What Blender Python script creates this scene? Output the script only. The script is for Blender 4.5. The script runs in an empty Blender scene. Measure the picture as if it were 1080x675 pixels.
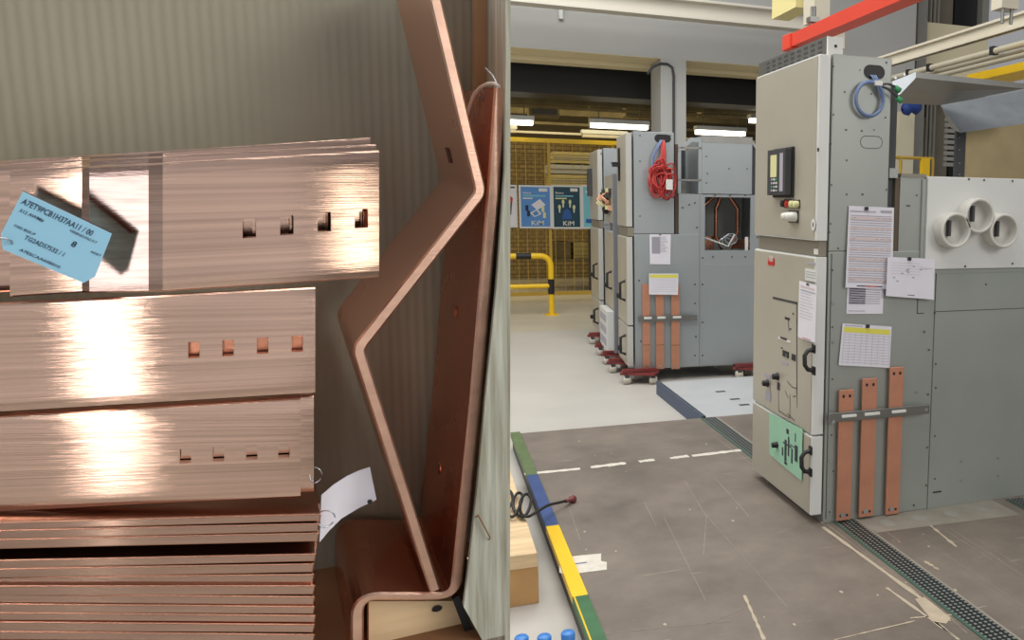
import bpy, math, random
from mathutils import Vector, Matrix
random.seed(7)
SC = bpy.context.scene
COL = SC.collection
V = Vector
# ------------------------------------------------------------------ camera calibration (1080x675 frame)
F, CX, CY = 895.0, 807.0, 337.5
CAMH = 1.517
CAM = V((0, 0, CAMH))
_y = V((-360, -124.5, F)).normalized()
_x = V((2261, -92.5, F)); _x = (_x - _y * _x.dot(_y)).normalized()
_u = -_x.cross(_y)
if _u.y > 0: _u = -_u
RIGHT = V((_x.x, _y.x, _u.x)); DOWN = V((_x.y, _y.y, _u.y)); FWD = V((_x.z, _y.z, _u.z))
def ray(px, py): return (RIGHT * (px - CX) + DOWN * (py - CY) + FWD * F)
def P(px, py, ax, val):
    """point of a real plane (x, y or z = val) that the photo shows at a pixel"""
    r = ray(px, py); t = (val - CAM[ax]) / r[ax]
    return CAM + r * t
cd = bpy.data.cameras.new('camera'); cam = bpy.data.objects.new('camera', cd); COL.objects.link(cam)
m = Matrix.Identity(4)
for i in range(3):
    m[i][0] = RIGHT[i]; m[i][1] = -DOWN[i]; m[i][2] = -FWD[i]; m[i][3] = CAM[i]
cam.matrix_world = m
cd.sensor_width = 36; cd.lens = F / 1080 * 36; cd.shift_x = (540 - CX) / 1080; cd.clip_start = 0.05; cd.clip_end = 200
SC.camera = cam
# crate frame: x = right, y = into the crate, z = up
DC = ray(264, 124).normalized()
UC = DC.cross(V((0, 0, 1))).normalized(); VC = UC.cross(DC).normalized()
D0 = 1.0
OC = CAM + DC * D0
MC = Matrix.Identity(4)
for i in range(3):
    MC[i][0] = UC[i]; MC[i][1] = DC[i]; MC[i][2] = VC[i]; MC[i][3] = OC[i]
def c(px, py, w=0.0):
    """crate coordinates (u, w, v) of a pixel seen on the plane at depth w in the crate"""
    r = ray(px, py); t = (D0 + w) / r.dot(DC); p = CAM + r * t - OC
    return V((p.dot(UC), w, p.dot(VC)))

# ------------------------------------------------------------------ materials
def mat(name, col, rough=0.5, metal=0.0, var=0.0, vscale=5.0, bump=0.0, bscale=50.0, stretch=(1, 1, 1),
        emit=0.0, alpha=1.0, trans=0.0, col2=None, aniso=0.0, rvar=0.0, detail=4):
    mm = bpy.data.materials.new(name); mm.use_nodes = True
    nt = mm.node_tree; b = nt.nodes['Principled BSDF']
    b.inputs['Base Color'].default_value = (*col, 1); b.inputs['Roughness'].default_value = rough
    b.inputs['Metallic'].default_value = metal
    if trans: b.inputs['Transmission Weight'].default_value = trans
    if aniso: b.inputs['Anisotropic'].default_value = aniso
    if emit:
        b.inputs['Emission Color'].default_value = (*col, 1); b.inputs['Emission Strength'].default_value = emit
    tc = nt.nodes.new('ShaderNodeTexCoord'); mp = nt.nodes.new('ShaderNodeMapping')
    mp.inputs['Scale'].default_value = stretch
    nt.links.new(tc.outputs['Object'], mp.inputs['Vector'])
    if var or col2 or rvar:
        n = nt.nodes.new('ShaderNodeTexNoise'); n.inputs['Scale'].default_value = vscale; n.inputs['Detail'].default_value = detail
        nt.links.new(mp.outputs[0], n.inputs['Vector'])
        if var or col2:
            r = nt.nodes.new('ShaderNodeValToRGB')
            r.color_ramp.elements[0].position = 0.3; r.color_ramp.elements[1].position = 0.7
            k = 1 - var
            r.color_ramp.elements[0].color = (*(col2 if col2 else [q * k for q in col]), 1)
            r.color_ramp.elements[1].color = (*col, 1) if col2 else (*[min(1, q * (1 + var * .6)) for q in col], 1)
            nt.links.new(n.outputs['Fac'], r.inputs['Fac']); nt.links.new(r.outputs[0], b.inputs['Base Color'])
        if rvar:
            mr = nt.nodes.new('ShaderNodeMapRange'); mr.inputs['To Min'].default_value = rough - rvar; mr.inputs['To Max'].default_value = rough + rvar
            nt.links.new(n.outputs['Fac'], mr.inputs['Value']); nt.links.new(mr.outputs[0], b.inputs['Roughness'])
    if bump:
        n2 = nt.nodes.new('ShaderNodeTexNoise'); n2.inputs['Scale'].default_value = bscale; n2.inputs['Detail'].default_value = 3
        nt.links.new(mp.outputs[0], n2.inputs['Vector'])
        bp = nt.nodes.new('ShaderNodeBump'); bp.inputs['Strength'].default_value = bump; bp.inputs['Distance'].default_value = 0.002
        nt.links.new(n2.outputs['Fac'], bp.inputs['Height']); nt.links.new(bp.outputs[0], b.inputs['Normal'])
    mm.diffuse_color = (*col, 1)
    return mm
def srgb(r, g, b):
    f = lambda v: (v / 255 / 12.92) if v / 255 <= 0.04045 else ((v / 255 + 0.055) / 1.055) ** 2.4
    return (f(r), f(g), f(b))
M = {}
M['copper_brushed'] = mat('brushed copper face', (0.78, 0.535, 0.425), 0.085, 1.0, var=0.25, vscale=9, bump=0.05, bscale=40, stretch=(0.06, 5, 22), rvar=0.02, detail=8, col2=None)
def aniso(mm, rot=0.0):
    nt = mm.node_tree; b = nt.nodes['Principled BSDF']; vt = nt.nodes.new('ShaderNodeVectorTransform'); vt.vector_type = 'VECTOR'; vt.convert_from = 'OBJECT'; vt.convert_to = 'WORLD'
    vt.inputs[0].default_value = (1, 0, 0); nt.links.new(vt.outputs[0], b.inputs['Tangent']); b.inputs['Anisotropic'].default_value = 0.9; b.inputs['Anisotropic Rotation'].default_value = rot
aniso(M['copper_brushed'], .25)
ANI = 1
M['copper'] = mat('copper', (0.90, 0.50, 0.36), 0.26, 0.85, var=0.12, vscale=6, bump=0.04, bscale=30, rvar=0.06)
M['copper_red'] = mat('red copper', (0.74, 0.33, 0.21), 0.27, 0.9, var=0.25, vscale=5, bump=0.05, bscale=20, rvar=0.07)
M['stack_edge'] = mat('stack bar edge', (0.56, 0.37, 0.29), 0.11, 1.0, var=0.2, vscale=8, stretch=(0.4, 6, 6), rvar=.03)
M['copper_edge'] = mat('copper cut edge', (0.90, 0.58, 0.44), 0.3, 1.0, var=0.12, vscale=8, bump=0.2, bscale=80, stretch=(0.4, 6, 6))
aniso(M['stack_edge'], .25)
M['stack_face'] = mat('stack bar face', (0.58, 0.30, 0.21), 0.25, 1.0, var=.15)
M['copper_strap'] = mat('painted looking copper strap', srgb(204, 144, 116), 0.45, 0.4, var=0.12, vscale=8)
M['card'] = mat('card', srgb(170, 166, 148), 0.85, var=0.08, vscale=6)
M['wood'] = mat('pine', srgb(222, 194, 152), 0.6, var=0.2, vscale=4, stretch=(1, 9, 9))
M['wood_dark'] = mat('brown old timber', srgb(150, 108, 74), 0.7, var=0.3, vscale=5, stretch=(1, 1, 1))
M['wood_grey'] = mat('weathered board', srgb(196, 198, 184), 0.8, var=0.2, vscale=7, stretch=(14, 6, .9), bump=0.6, bscale=20, col2=srgb(142, 138, 118))
M['black'] = mat('black', (0.012, 0.012, 0.013), 0.5)
M['dark'] = mat('dark grey', (0.05, 0.052, 0.055), 0.6, var=0.2)
M['steel'] = mat('galvanised steel panel', srgb(160, 165, 159), 0.42, 0.35, var=0.06, vscale=2.5, rvar=0.05)
M['steel_b'] = mat('galvanised steel panel far', srgb(164, 171, 173), 0.45, 0.45, var=0.05, vscale=2.5)
M['zinc'] = mat('bright zinc sheet', srgb(190, 197, 202), 0.3, 0.85, var=0.12, vscale=9)
M['zinc_dull'] = mat('dull zinc sheet', srgb(140, 140, 136), 0.38, 0.8, var=0.1, vscale=7)
M['inner'] = mat('lightened inner panel', srgb(190, 192, 188), .6, emit=0)  # paler than the steel, standing in for light inside the cabinet
M['brass'] = mat('brass tinted sheet', srgb(190, 172, 130), 0.36, 0.7, var=0.1, vscale=8)
M['beige'] = mat('beige enamel', srgb(186, 181, 166), 0.4, 0.25, var=0.03)
M['offwhite'] = mat('off white enamel', srgb(216, 218, 214), 0.45)
M['rail'] = mat('taupe rail', srgb(140, 134, 120), 0.5, 0.3)
M['edge2'] = mat('grey enamel edge', srgb(190, 190, 184), 0.45)
M['white'] = mat('white plastic', srgb(222, 222, 216), 0.4)
M['paper'] = mat('paper', srgb(226, 224, 232), 0.8, var=0.03, vscale=12)
M['ink'] = mat('grey print', srgb(168, 166, 176), 0.8)
M['inkd'] = mat('dark print', srgb(60, 62, 70), 0.8)
M['inkp'] = mat('pink print', srgb(214, 196, 194), 0.8)
M['yelp'] = mat('yellow print', srgb(222, 216, 90), 0.8)
M['green_paper'] = mat('green paper', srgb(158, 206, 176), 0.8, var=0.04)
M['tag_blue'] = mat('light blue tag', srgb(158, 212, 238), 0.6)
M['tag_ink'] = mat('tag print', srgb(38, 52, 78), 0.7)
M['tag_side'] = mat('brown tag edge', srgb(72, 36, 30), 0.7)
M['red'] = mat('red paint', srgb(196, 40, 34), 0.4)
M['redl'] = mat('orange red paint', srgb(226, 70, 48), 0.4, var=0.08)
M['dolly'] = mat('dolly red paint', srgb(122, 48, 46), 0.5)
M['yellow'] = mat('yellow paint', srgb(240, 196, 30), 0.4, var=0.05)
M['wire_b'] = mat('brown wire', srgb(96, 76, 40), 0.6)
M['yellow_d'] = mat('cage yellow paint', srgb(190, 156, 60), 0.5)
M['blue_p'] = mat('blue paint', srgb(52, 76, 128), 0.5, var=0.15, vscale=12)
M['green_p'] = mat('green paint', srgb(56, 106, 66), 0.5, var=0.2, vscale=12)
M['drain_g'] = mat('dull green edge', srgb(66, 94, 80), 0.6)
M['olive_p'] = mat('olive paint', srgb(92, 112, 72), 0.5, var=0.2, vscale=12)
M['cream'] = mat('cream paint', srgb(206, 199, 180), 0.45, var=0.03)
M['pipec'] = mat('greyed cream paint', srgb(186, 179, 158), 0.5)
M['creamw'] = mat('white beam paint', srgb(210, 205, 192), 0.5)
M['wall'] = mat('grey wall', srgb(178, 178, 174), 0.85, var=0.03, vscale=1.2)
M['soffit'] = mat('lightened cream soffit', srgb(236, 224, 188), 0.85, emit=0)  # colour made brighter in place of light on the lintel underside
M['wall2'] = mat('beige wall', srgb(178, 170, 146), 0.85, var=0.05, vscale=1.2)
M['pillar'] = mat('pillar grey', srgb(150, 148, 140), 0.8, var=0.06)
M['duct'] = mat('black duct', (0.015, 0.016, 0.015), 0.6)
M['gear'] = mat('roof clutter', srgb(112, 100, 66), 0.6, var=0.3, vscale=4)
M['tube'] = mat('lit fluorescent tube', (1.0, 0.96, 0.82), 0.4, emit=4.0)
M['conc'] = mat('light concrete', srgb(186, 183, 176), 0.55, var=0.07, vscale=1.6, rvar=0.08, detail=8)
M['concb'] = mat('beige concrete', srgb(192, 184, 164), 0.5, var=0.05, vscale=1.6)
M['plate'] = mat('light metal floor plate', srgb(184, 188, 190), 0.5, 0.1, var=0.05, vscale=4)
M['scratch'] = mat('pale scratch', srgb(184, 170, 148), 0.7, var=0.1, vscale=20)
M['scratch_thin'] = mat('faint scratch', srgb(158, 146, 130), 0.7)
M['whitel'] = mat('white floor paint', srgb(214, 208, 196), 0.6, var=0.12, vscale=20)
M['worn'] = mat('worn pale floor', srgb(146, 140, 128), 0.6, var=0.12, vscale=8)
M['blue_cable'] = mat('blue grey cable', srgb(110, 130, 170), 0.4)
M['red_cable'] = mat('red cable', srgb(190, 60, 56), 0.45)
M['cap_blue'] = mat('blue bottle cap', srgb(64, 132, 208), 0.35)
M['pet'] = mat('clear bottle', (0.9, 0.95, 1.0), 0.05, trans=1.0)
M['green_c'] = mat('green connector', srgb(60, 150, 96), 0.4)
M['poster_b'] = mat('blue poster', srgb(86, 140, 205), 0.5)
M['poster_t'] = mat('teal poster', srgb(16, 62, 78), 0.5)
M['poster_c'] = mat('cyan poster', srgb(120, 190, 205), 0.5)
M['skin'] = mat('printed skin', srgb(214, 160, 130), 0.7)
M['navy'] = mat('printed navy', srgb(34, 44, 66), 0.7)
M['lemon'] = mat('printed bulb', srgb(216, 214, 160), 0.7)
M['mid'] = mat('printed mid blue', srgb(46, 92, 160), 0.7)
M['insul'] = mat('grey insulator', srgb(210, 208, 200), 0.4)
M['rubber'] = mat('castor wheel', srgb(190, 184, 172), 0.5)

# cardboard: vertical flutes
mm = M['card']; nt = mm.node_tree
def wave_bump(mm, axis, scale, strength, dist):
    nt = mm.node_tree; tc = nt.nodes.new('ShaderNodeTexCoord'); w = nt.nodes.new('ShaderNodeTexWave')
    w.bands_direction = axis; w.inputs['Scale'].default_value = scale; w.inputs['Distortion'].default_value = 0.6; w.inputs['Detail Scale'].default_value = 2
    nt.links.new(tc.outputs['Object'], w.inputs['Vector'])
    bp = nt.nodes.new('ShaderNodeBump'); bp.inputs['Strength'].default_value = strength; bp.inputs['Distance'].default_value = dist
    nt.links.new(w.outputs['Fac'], bp.inputs['Height']); nt.links.new(bp.outputs[0], nt.nodes['Principled BSDF'].inputs['Normal'])
    return w
wave_bump(M['card'], 'X', 26, 0.35, 0.002)
# taupe factory floor boards with scuffs
def floor_mat():
    mm = bpy.data.materials.new('taupe floor boards'); mm.use_nodes = True; nt = mm.node_tree; b = nt.nodes['Principled BSDF']
    L = nt.links.new; N = nt.nodes.new
    tc = N('ShaderNodeTexCoord')
    n = N('ShaderNodeTexNoise'); n.inputs['Scale'].default_value = 1.6; n.inputs['Detail'].default_value = 10; n.inputs['Roughness'].default_value = 0.7; L(tc.outputs['Object'], n.inputs['Vector'])
    r = N('ShaderNodeValToRGB'); r.color_ramp.elements[0].position = 0.3; r.color_ramp.elements[1].position = 0.72
    r.color_ramp.elements[0].color = (*srgb(94, 86, 79), 1); r.color_ramp.elements[1].color = (*srgb(136, 125, 114), 1)
    L(n.outputs['Fac'], r.inputs['Fac'])
    prev = r.outputs[0]
    # random straight-ish hairline scratches in several directions
    for k, (rot, sc, th) in enumerate([(0.35, (1.1, 16, 1), 0.735), (-0.7, (1.4, 22, 1), 0.745), (1.45, (0.9, 18, 1), 0.735), (0.05, (40, 55, 1), 0.77)]):
        mp = N('ShaderNodeMapping'); mp.inputs['Rotation'].default_value = (0, 0, rot); mp.inputs['Scale'].default_value = sc; mp.inputs['Location'].default_value = (k * 3.1, k * 1.7, 0)
        L(tc.outputs['Object'], mp.inputs['Vector'])
        q = N('ShaderNodeTexNoise'); q.inputs['Scale'].default_value = 2.0 if k < 3 else 1.0; q.inputs['Detail'].default_value = 3; L(mp.outputs[0], q.inputs['Vector'])
        mr = N('ShaderNodeMapRange'); mr.inputs['From Min'].default_value = th - 0.03; mr.inputs['From Max'].default_value = th + 0.02; mr.inputs['To Max'].default_value = 0.55
        L(q.outputs['Fac'], mr.inputs['Value'])
        mx = N('ShaderNodeMix'); mx.data_type = 'RGBA'; L(mr.outputs[0], mx.inputs['Factor']); L(prev, mx.inputs['A']); mx.inputs['B'].default_value = (*srgb(196, 182, 160), 1)
        prev = mx.outputs['Result']
    L(prev, b.inputs['Base Color'])
    mr = N('ShaderNodeMapRange'); mr.inputs['To Min'].default_value = 0.42; mr.inputs['To Max'].default_value = 0.68; L(n.outputs['Fac'], mr.inputs['Value']); L(mr.outputs[0], b.inputs['Roughness'])
    return mm
M['floor'] = floor_mat()
# brick wall behind the cage
mm = mat('brown brick', srgb(128, 98, 56), 0.8); nt = mm.node_tree
tc = nt.nodes.new('ShaderNodeTexCoord'); mp = nt.nodes.new('ShaderNodeMapping'); mp.inputs['Rotation'].default_value = (math.pi / 2, 0, 0)
bk = nt.nodes.new('ShaderNodeTexBrick'); bk.inputs['Scale'].default_value = 3.0; bk.inputs['Color1'].default_value = (*srgb(140, 118, 72), 1); bk.inputs['Color2'].default_value = (*srgb(154, 132, 84), 1); bk.inputs['Mortar'].default_value = (*srgb(84, 70, 40), 1)
nt.links.new(tc.outputs['Object'], mp.inputs['Vector']); nt.links.new(mp.outputs[0], bk.inputs['Vector']); nt.links.new(bk.outputs['Color'], nt.nodes['Principled BSDF'].inputs['Base Color'])
M['brick'] = mm
# perforated grating
mm = mat('perforated grating', (0.04, 0.045, 0.045), 0.5, 0.5); nt = mm.node_tree
tc = nt.nodes.new('ShaderNodeTexCoord'); ck = nt.nodes.new('ShaderNodeTexVoronoi'); ck.inputs['Scale'].default_value = 44; ck.inputs['Randomness'].default_value = 0
rr = nt.nodes.new('ShaderNodeValToRGB'); rr.color_ramp.interpolation = 'CONSTANT'; rr.color_ramp.elements[0].color = (0.3, 0.3, 0.29, 1); rr.color_ramp.elements[1].position = 0.36; rr.color_ramp.elements[1].color = (0.02, 0.03, 0.028, 1)
nt.links.new(tc.outputs['Object'], ck.inputs['Vector']); nt.links.new(ck.outputs['Distance'], rr.inputs['Fac']); nt.links.new(rr.outputs[0], nt.nodes['Principled BSDF'].inputs['Base Color'])
M['grate'] = mm

# ------------------------------------------------------------------ mesh builder
class MB:
    def __init__(s, T=None):
        s.v = []; s.f = []; s.m = []; s.mats = []; s.T = T; s.sm = []
    def mi(s, mt):
        if mt not in s.mats: s.mats.append(mt)
        return s.mats.index(mt)
    def add(s, vs, fs, mt, smooth=False):
        o = len(s.v); k = s.mi(mt)
        for p in vs:
            p = V(p); s.v.append(s.T @ p if s.T else p)
        for f in fs: s.f.append([i + o for i in f]); s.m.append(k); s.sm.append(smooth)
        return s
    def poly(s, pts, mt): return s.add(pts, [list(range(len(pts)))], mt)
    def box(s, a, b, mt, bev=0.0):
        x0, y0, z0 = [min(a[i], b[i]) for i in range(3)]; x1, y1, z1 = [max(a[i], b[i]) for i in range(3)]
        if bev <= 0:
            vs = [(x, y, z) for z in (z0, z1) for y in (y0, y1) for x in (x0, x1)]
            return s.add(vs, [(0, 2, 3, 1), (4, 5, 7, 6), (0, 1, 5, 4), (2, 6, 7, 3), (0, 4, 6, 2), (1, 3, 7, 5)], mt)
        import bmesh
        bm = bmesh.new(); bmesh.ops.create_cube(bm, size=1)
        for q in bm.verts: q.co = V(((x0 + x1) / 2 + q.co.x * (x1 - x0), (y0 + y1) / 2 + q.co.y * (y1 - y0), (z0 + z1) / 2 + q.co.z * (z1 - z0)))
        bmesh.ops.bevel(bm, geom=bm.edges[:], offset=bev, segments=2, affect='EDGES', profile=0.6)
        bm.verts.index_update()
        s.add([q.co.copy() for q in bm.verts], [[q.index for q in f.verts] for f in bm.faces], mt); bm.free()
        return s
    def prism(s, pts, off, mt):
        """polygon pts swept by the vector off"""
        n = len(pts); off = V(off); vs = [V(p) for p in pts] + [V(p) + off for p in pts]
        fs = [list(range(n))[::-1], list(range(n, 2 * n))] + [(i, (i + 1) % n, (i + 1) % n + n, i + n) for i in range(n)]
        return s.add(vs, fs, mt)
    def tube(s, pts, r, mt, seg=8, closed=False, cap=True):
        pts = [V(p) for p in pts]; n = len(pts); rings = []
        up = None
        for i in range(n):
            if closed: d = pts[(i + 1) % n] - pts[i - 1]
            else: d = pts[min(i + 1, n - 1)] - pts[max(i - 1, 0)]
            d.normalize()
            if up is None: up = V((0, 0, 1)) if abs(d.z) < 0.9 else V((1, 0, 0))
            a = d.cross(up)
            if a.length < 1e-5: a = d.cross(V((1, 0, 0)))
            a.normalize(); b = a.cross(d).normalized(); up = b
            rr = r[i] if isinstance(r, (list, tuple)) else r
            rings.append([pts[i] + a * rr * math.cos(2 * math.pi * k / seg) + b * rr * math.sin(2 * math.pi * k / seg) for k in range(seg)])
        vs = [p for q in rings for p in q]; fs = []
        for i in range(n if closed else n - 1):
            j = (i + 1) % n
            for k in range(seg): fs.append((i * seg + k, i * seg + (k + 1) % seg, j * seg + (k + 1) % seg, j * seg + k))
        s.add(vs, fs, mt, True)
        if cap and not closed:
            s.add(rings[0], [list(range(seg))[::-1]], mt); s.add(rings[-1], [list(range(seg))], mt)
        return s
    def cyl(s, a, b, r, mt, seg=16): return s.tube([a, b], r, mt, seg)
    def lathe(s, base, axis, prof, mt, seg=24):
        """prof: list of (distance along axis, radius)"""
        axis = V(axis).normalized(); a = axis.orthogonal().normalized(); b = axis.cross(a)
        vs = []; fs = []
        for (h, r) in prof:
            for k in range(seg):
                t = 2 * math.pi * k / seg; vs.append(V(base) + axis * h + a * r * math.cos(t) + b * r * math.sin(t))
        for i in range(len(prof) - 1):
            for k in range(seg): fs.append((i * seg + k, i * seg + (k + 1) % seg, (i + 1) * seg + (k + 1) % seg, (i + 1) * seg + k))
        return s.add(vs, fs, mt, True)
    def text(s, body, org, xd, yd, size, mt, width=None, align='LEFT'):
        cu = bpy.data.curves.new('t', 'FONT'); cu.body = body; cu.size = 1; cu.align_x = align; cu.resolution_u = 2; cu.offset = .012
        o = bpy.data.objects.new('t', cu); COL.objects.link(o); bpy.context.view_layer.update()
        me = bpy.data.meshes.new_from_object(o)
        vs = [q.co.copy() for q in me.vertices]; fs = [list(p.vertices) for p in me.polygons]
        bpy.data.objects.remove(o); bpy.data.curves.remove(cu); bpy.data.meshes.remove(me)
        if not vs: return s
        w = max(q.x for q in vs) - min(q.x for q in vs)
        sx = size if width is None else width / w
        xd = V(xd).normalized(); yd = V(yd).normalized(); org = V(org)
        return s.add([org + xd * q.x * sx + yd * q.y * size for q in vs], fs, mt)
    def build(s, name, parent=None, frame=None, **kw):
        fr = parent['_f'] if parent is not None and '_f' in parent else None
        Fm = FR.get(parent.name) if parent is not None else frame
        if parent is not None and Fm is None: Fm = Matrix.Identity(4)
        if Fm is None:
            # a thing of one mesh: origin at the middle of its base
            xs = [p.x for p in s.v]; ys = [p.y for p in s.v]; zs = [p.z for p in s.v]
            Fm = Matrix.Translation(((min(xs) + max(xs)) / 2, (min(ys) + max(ys)) / 2, min(zs)))
        inv = Fm.inverted()
        me = bpy.data.meshes.new(name); me.from_pydata([inv @ p for p in s.v], [], s.f)
        for q in s.mats: me.materials.append(q)
        me.polygons.foreach_set('material_index', s.m); me.polygons.foreach_set('use_smooth', s.sm); me.update()
        o = bpy.data.objects.new(name, me); COL.objects.link(o)
        if parent is not None: o.parent = parent
        else: o.matrix_world = Fm
        FR[o.name] = Fm
        return tag(o, **kw)
FR = {}
def tag(o, label=None, cat=None, group=None, kind=None):
    if label: o['label'] = label
    if cat: o['category'] = cat
    if group: o['group'] = group
    if kind: o['kind'] = kind
    return o
def thing(name, loc, label, cat, group=None, rot=None):
    o = bpy.data.objects.new(name, None); COL.objects.link(o); o.empty_display_size = 0.05
    Fm = (rot if rot else Matrix.Translation(V(loc)))
    o.matrix_world = Fm; FR[o.name] = Fm
    return tag(o, label, cat, group)
def crate_frame(p):
    """frame turned like the crate, with its origin at crate point p"""
    Fm = MC.copy(); q = MC @ V(p)
    for i in range(3): Fm[i][3] = q[i]
    return Fm
def struct(name, mb, **kw): return mb.build(name, kind='structure', frame=Matrix.Identity(4), **kw)
def lattice(mb, A, B, cells, fn, t, mt, mside=None):
    """plate with openings: A, B break lists; cells(a, b) -> filled; fn(a, b, depth) -> point"""
    mside = mside or mt
    na, nb = len(A) - 1, len(B) - 1
    on = lambda i, j: 0 <= i < na and 0 <= j < nb and cells((A[i] + A[i + 1]) / 2, (B[j] + B[j + 1]) / 2)
    idx = {}; vs = []
    def g(i, j, k):
        if (i, j, k) not in idx: idx[(i, j, k)] = len(vs); vs.append(fn(A[i], B[j], k * t))
        return idx[(i, j, k)]
    f1 = []; f2 = []
    for i in range(na):
        for j in range(nb):
            if not on(i, j): continue
            f1.append((g(i, j, 0), g(i + 1, j, 0), g(i + 1, j + 1, 0), g(i, j + 1, 0)))
            f1.append((g(i, j, 1), g(i, j + 1, 1), g(i + 1, j + 1, 1), g(i + 1, j, 1)))
            if not on(i - 1, j): f2.append((g(i, j, 0), g(i, j + 1, 0), g(i, j + 1, 1), g(i, j, 1)))
            if not on(i + 1, j): f2.append((g(i + 1, j, 0), g(i + 1, j, 1), g(i + 1, j + 1, 1), g(i + 1, j + 1, 0)))
            if not on(i, j - 1): f2.append((g(i, j, 0), g(i, j, 1), g(i + 1, j, 1), g(i + 1, j, 0)))
            if not on(i, j + 1): f2.append((g(i, j + 1, 0), g(i + 1, j + 1, 0), g(i + 1, j + 1, 1), g(i, j + 1, 1)))
    o = len(mb.v); mb.add(vs, f1, mt)
    k = mb.mi(mside)
    for f in f2: mb.f.append([q + o for q in f]); mb.m.append(k); mb.sm.append(False)
    return mb

# ================================================================== SETTING
ZL = -0.1     # lower concrete floor
mb = MB()
mb.poly([(-8, -3, ZL), (9, -3, ZL), (9, 11.0, ZL), (-8, 11.0, ZL)], M['conc'])
mb.poly([(-8, 11.0, ZL), (9, 11.0, ZL), (9, 22, ZL), (-8, 22, ZL)], M['concb'])
struct('floor', mb)
# raised platform of taupe boards
KX = 0.475; YE = 5.70
mb = MB(); mb.box((KX + 0.06, -2.5, ZL), (7, YE, 0), M['floor'])
def strip_on(mb, p, q, w, mt, z=0.0012, n=1, jit=0.0):
    if w < .007: w *= .55; mt = M['scratch_thin']
    """thin mark on the floor between two floor points"""
    p = V((p[0], p[1], z)); q = V((q[0], q[1], z)); d = (q - p).normalized(); s = V((-d.y, d.x, 0))
    L = []; R = []
    n = max(n, 1)
    for i in range(n + 1):
        t = i / n; ww = w * (1 + random.uniform(-jit, jit)); m_ = p.lerp(q, t)
        L.append(m_ + s * ww / 2); R.append(m_ - s * ww / 2)
    mb.poly(L + R[::-1], mt)
fl = lambda px, py, z=0.0: P(px, py, 2, z)
for a, b in [((553, 500.2), (612, 494.5)), ((623, 493), (660, 488.5)), ((674, 487), (690, 485)), ((707, 483.5), (726, 481)), ((730, 481), (784, 474.5))]:
    strip_on(mb, fl(*a), fl(*b), 0.045, M['whitel'], n=10, jit=0.3)
# pale patch with a blue stroke
pt = [fl(590, 589), fl(612, 586), (fl(634, 584)), fl(634, 592), fl(640, 593), fl(640, 601), fl(616, 604), fl(597, 607), fl(590, 604)]
mb.poly([V((p.x, p.y, 0.0012)) for p in pt], M['whitel'])
strip_on(mb, fl(599, 596), fl(619, 593.5), 0.008, M['blue_p'], z=0.002)
# light worn area beside the big cabinet
pt = [fl(902, 548), fl(1045, 527), fl(1076, 543), fl(925, 562)]
mb.poly([V((p.x, p.y, 0.001)) for p in pt], M['worn'])
for px, py in [(936, 552), (970, 547), (1003, 542), (1034, 537)]:
    q = fl(px, py); mb.poly([V((q.x + 0.035 * math.cos(k * .5236), q.y + 0.05 * math.sin(k * .5236), 0.0018)) for k in range(12)], M['pillar'])
# long scratches running along the room and a few stray ones
for a, b, w in [((868, 556), (1004, 655), .016), ((872, 553), (1012, 660), .006), ((935, 620), (1012, 675), .012), ((905, 575), (1020, 668), .005), ((985, 655), (1010, 675), .008),
                ((981, 554), (1009, 577), .014), ((998, 560), (1046, 590), .006), ((1000, 556), (1080, 608), .005), ((975, 570), (1080, 640), .004), ((1022, 563), (1080, 600), .004),
                ((975, 592), (990, 601), .014), ((936, 562), (950, 572), .006), ((960, 652), (1012, 648), .01), ((880, 675), (965, 655), .007), ((804, 494), (868, 552), .012), ((806, 490), (820, 502), .006),
                ((785, 628), (806, 675), .010), ((700, 545), (745, 635), .004), ((722, 507), (745, 545), .004), ((745, 545), (742, 585), .004), ((742, 540), (830, 640), .004), ((600, 535), (612, 570), .004), ((680, 530), (692, 555), .004),
                ((640, 668), (770, 655), .004), ((740, 660), (790, 640), .004), ((750, 458), (803, 497), .006), ((755, 505), (790, 545), .005), ((625, 500), (700, 492), .003)]:
    strip_on(mb, fl(*a), fl(*b), w, M['scratch'], n=14, jit=0.55)
blob = [(965, 632), (975, 630), (988, 640), (1003, 652), (998, 658), (985, 656), (975, 645)]
mb.poly([V((fl(*p).x, fl(*p).y, 0.0014)) for p in blob], M['scratch'])
for i in range(70):
    x = random.uniform(.6, 3.2); y = random.uniform(1.9, 5.4); r = random.uniform(.003, .009)
    mb.poly([V((x + r * random.uniform(.5, 1.3) * math.cos(k * 1.047), y + r * 1.4 * math.sin(k * 1.047), 0.0013)) for k in range(6)], M['scratch'])
mb.build('floor', kind='structure', frame=Matrix.Identity(4))
# light plate platform behind, with blue painted side
mb = MB()
mb.box((1.815, YE, ZL), (3.3, 7.0, 0.0), M['plate'])
mb.box((1.80, YE, ZL), (1.814, 7.0, 0.012), mat('slate blue paint', srgb(66, 80, 104), .5))
mb.box((1.814, YE, ZL), (1.83, 7.0, 0.012), M['dark'])
for p in [(760, 413), (785, 427), (775, 421)]:
    q = fl(*p); mb.box((q.x - .04, q.y - .02, 0.0005), (q.x + .04, q.y + .02, 0.002), M['dark'])
struct('floor', mb)
mb = MB(); mb.box((2.99, 6.1, ZL), (3.05, 7.3, 0.02), M['black']); mb.build('trim_1', kind='structure', frame=Matrix.Identity(4))

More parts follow.
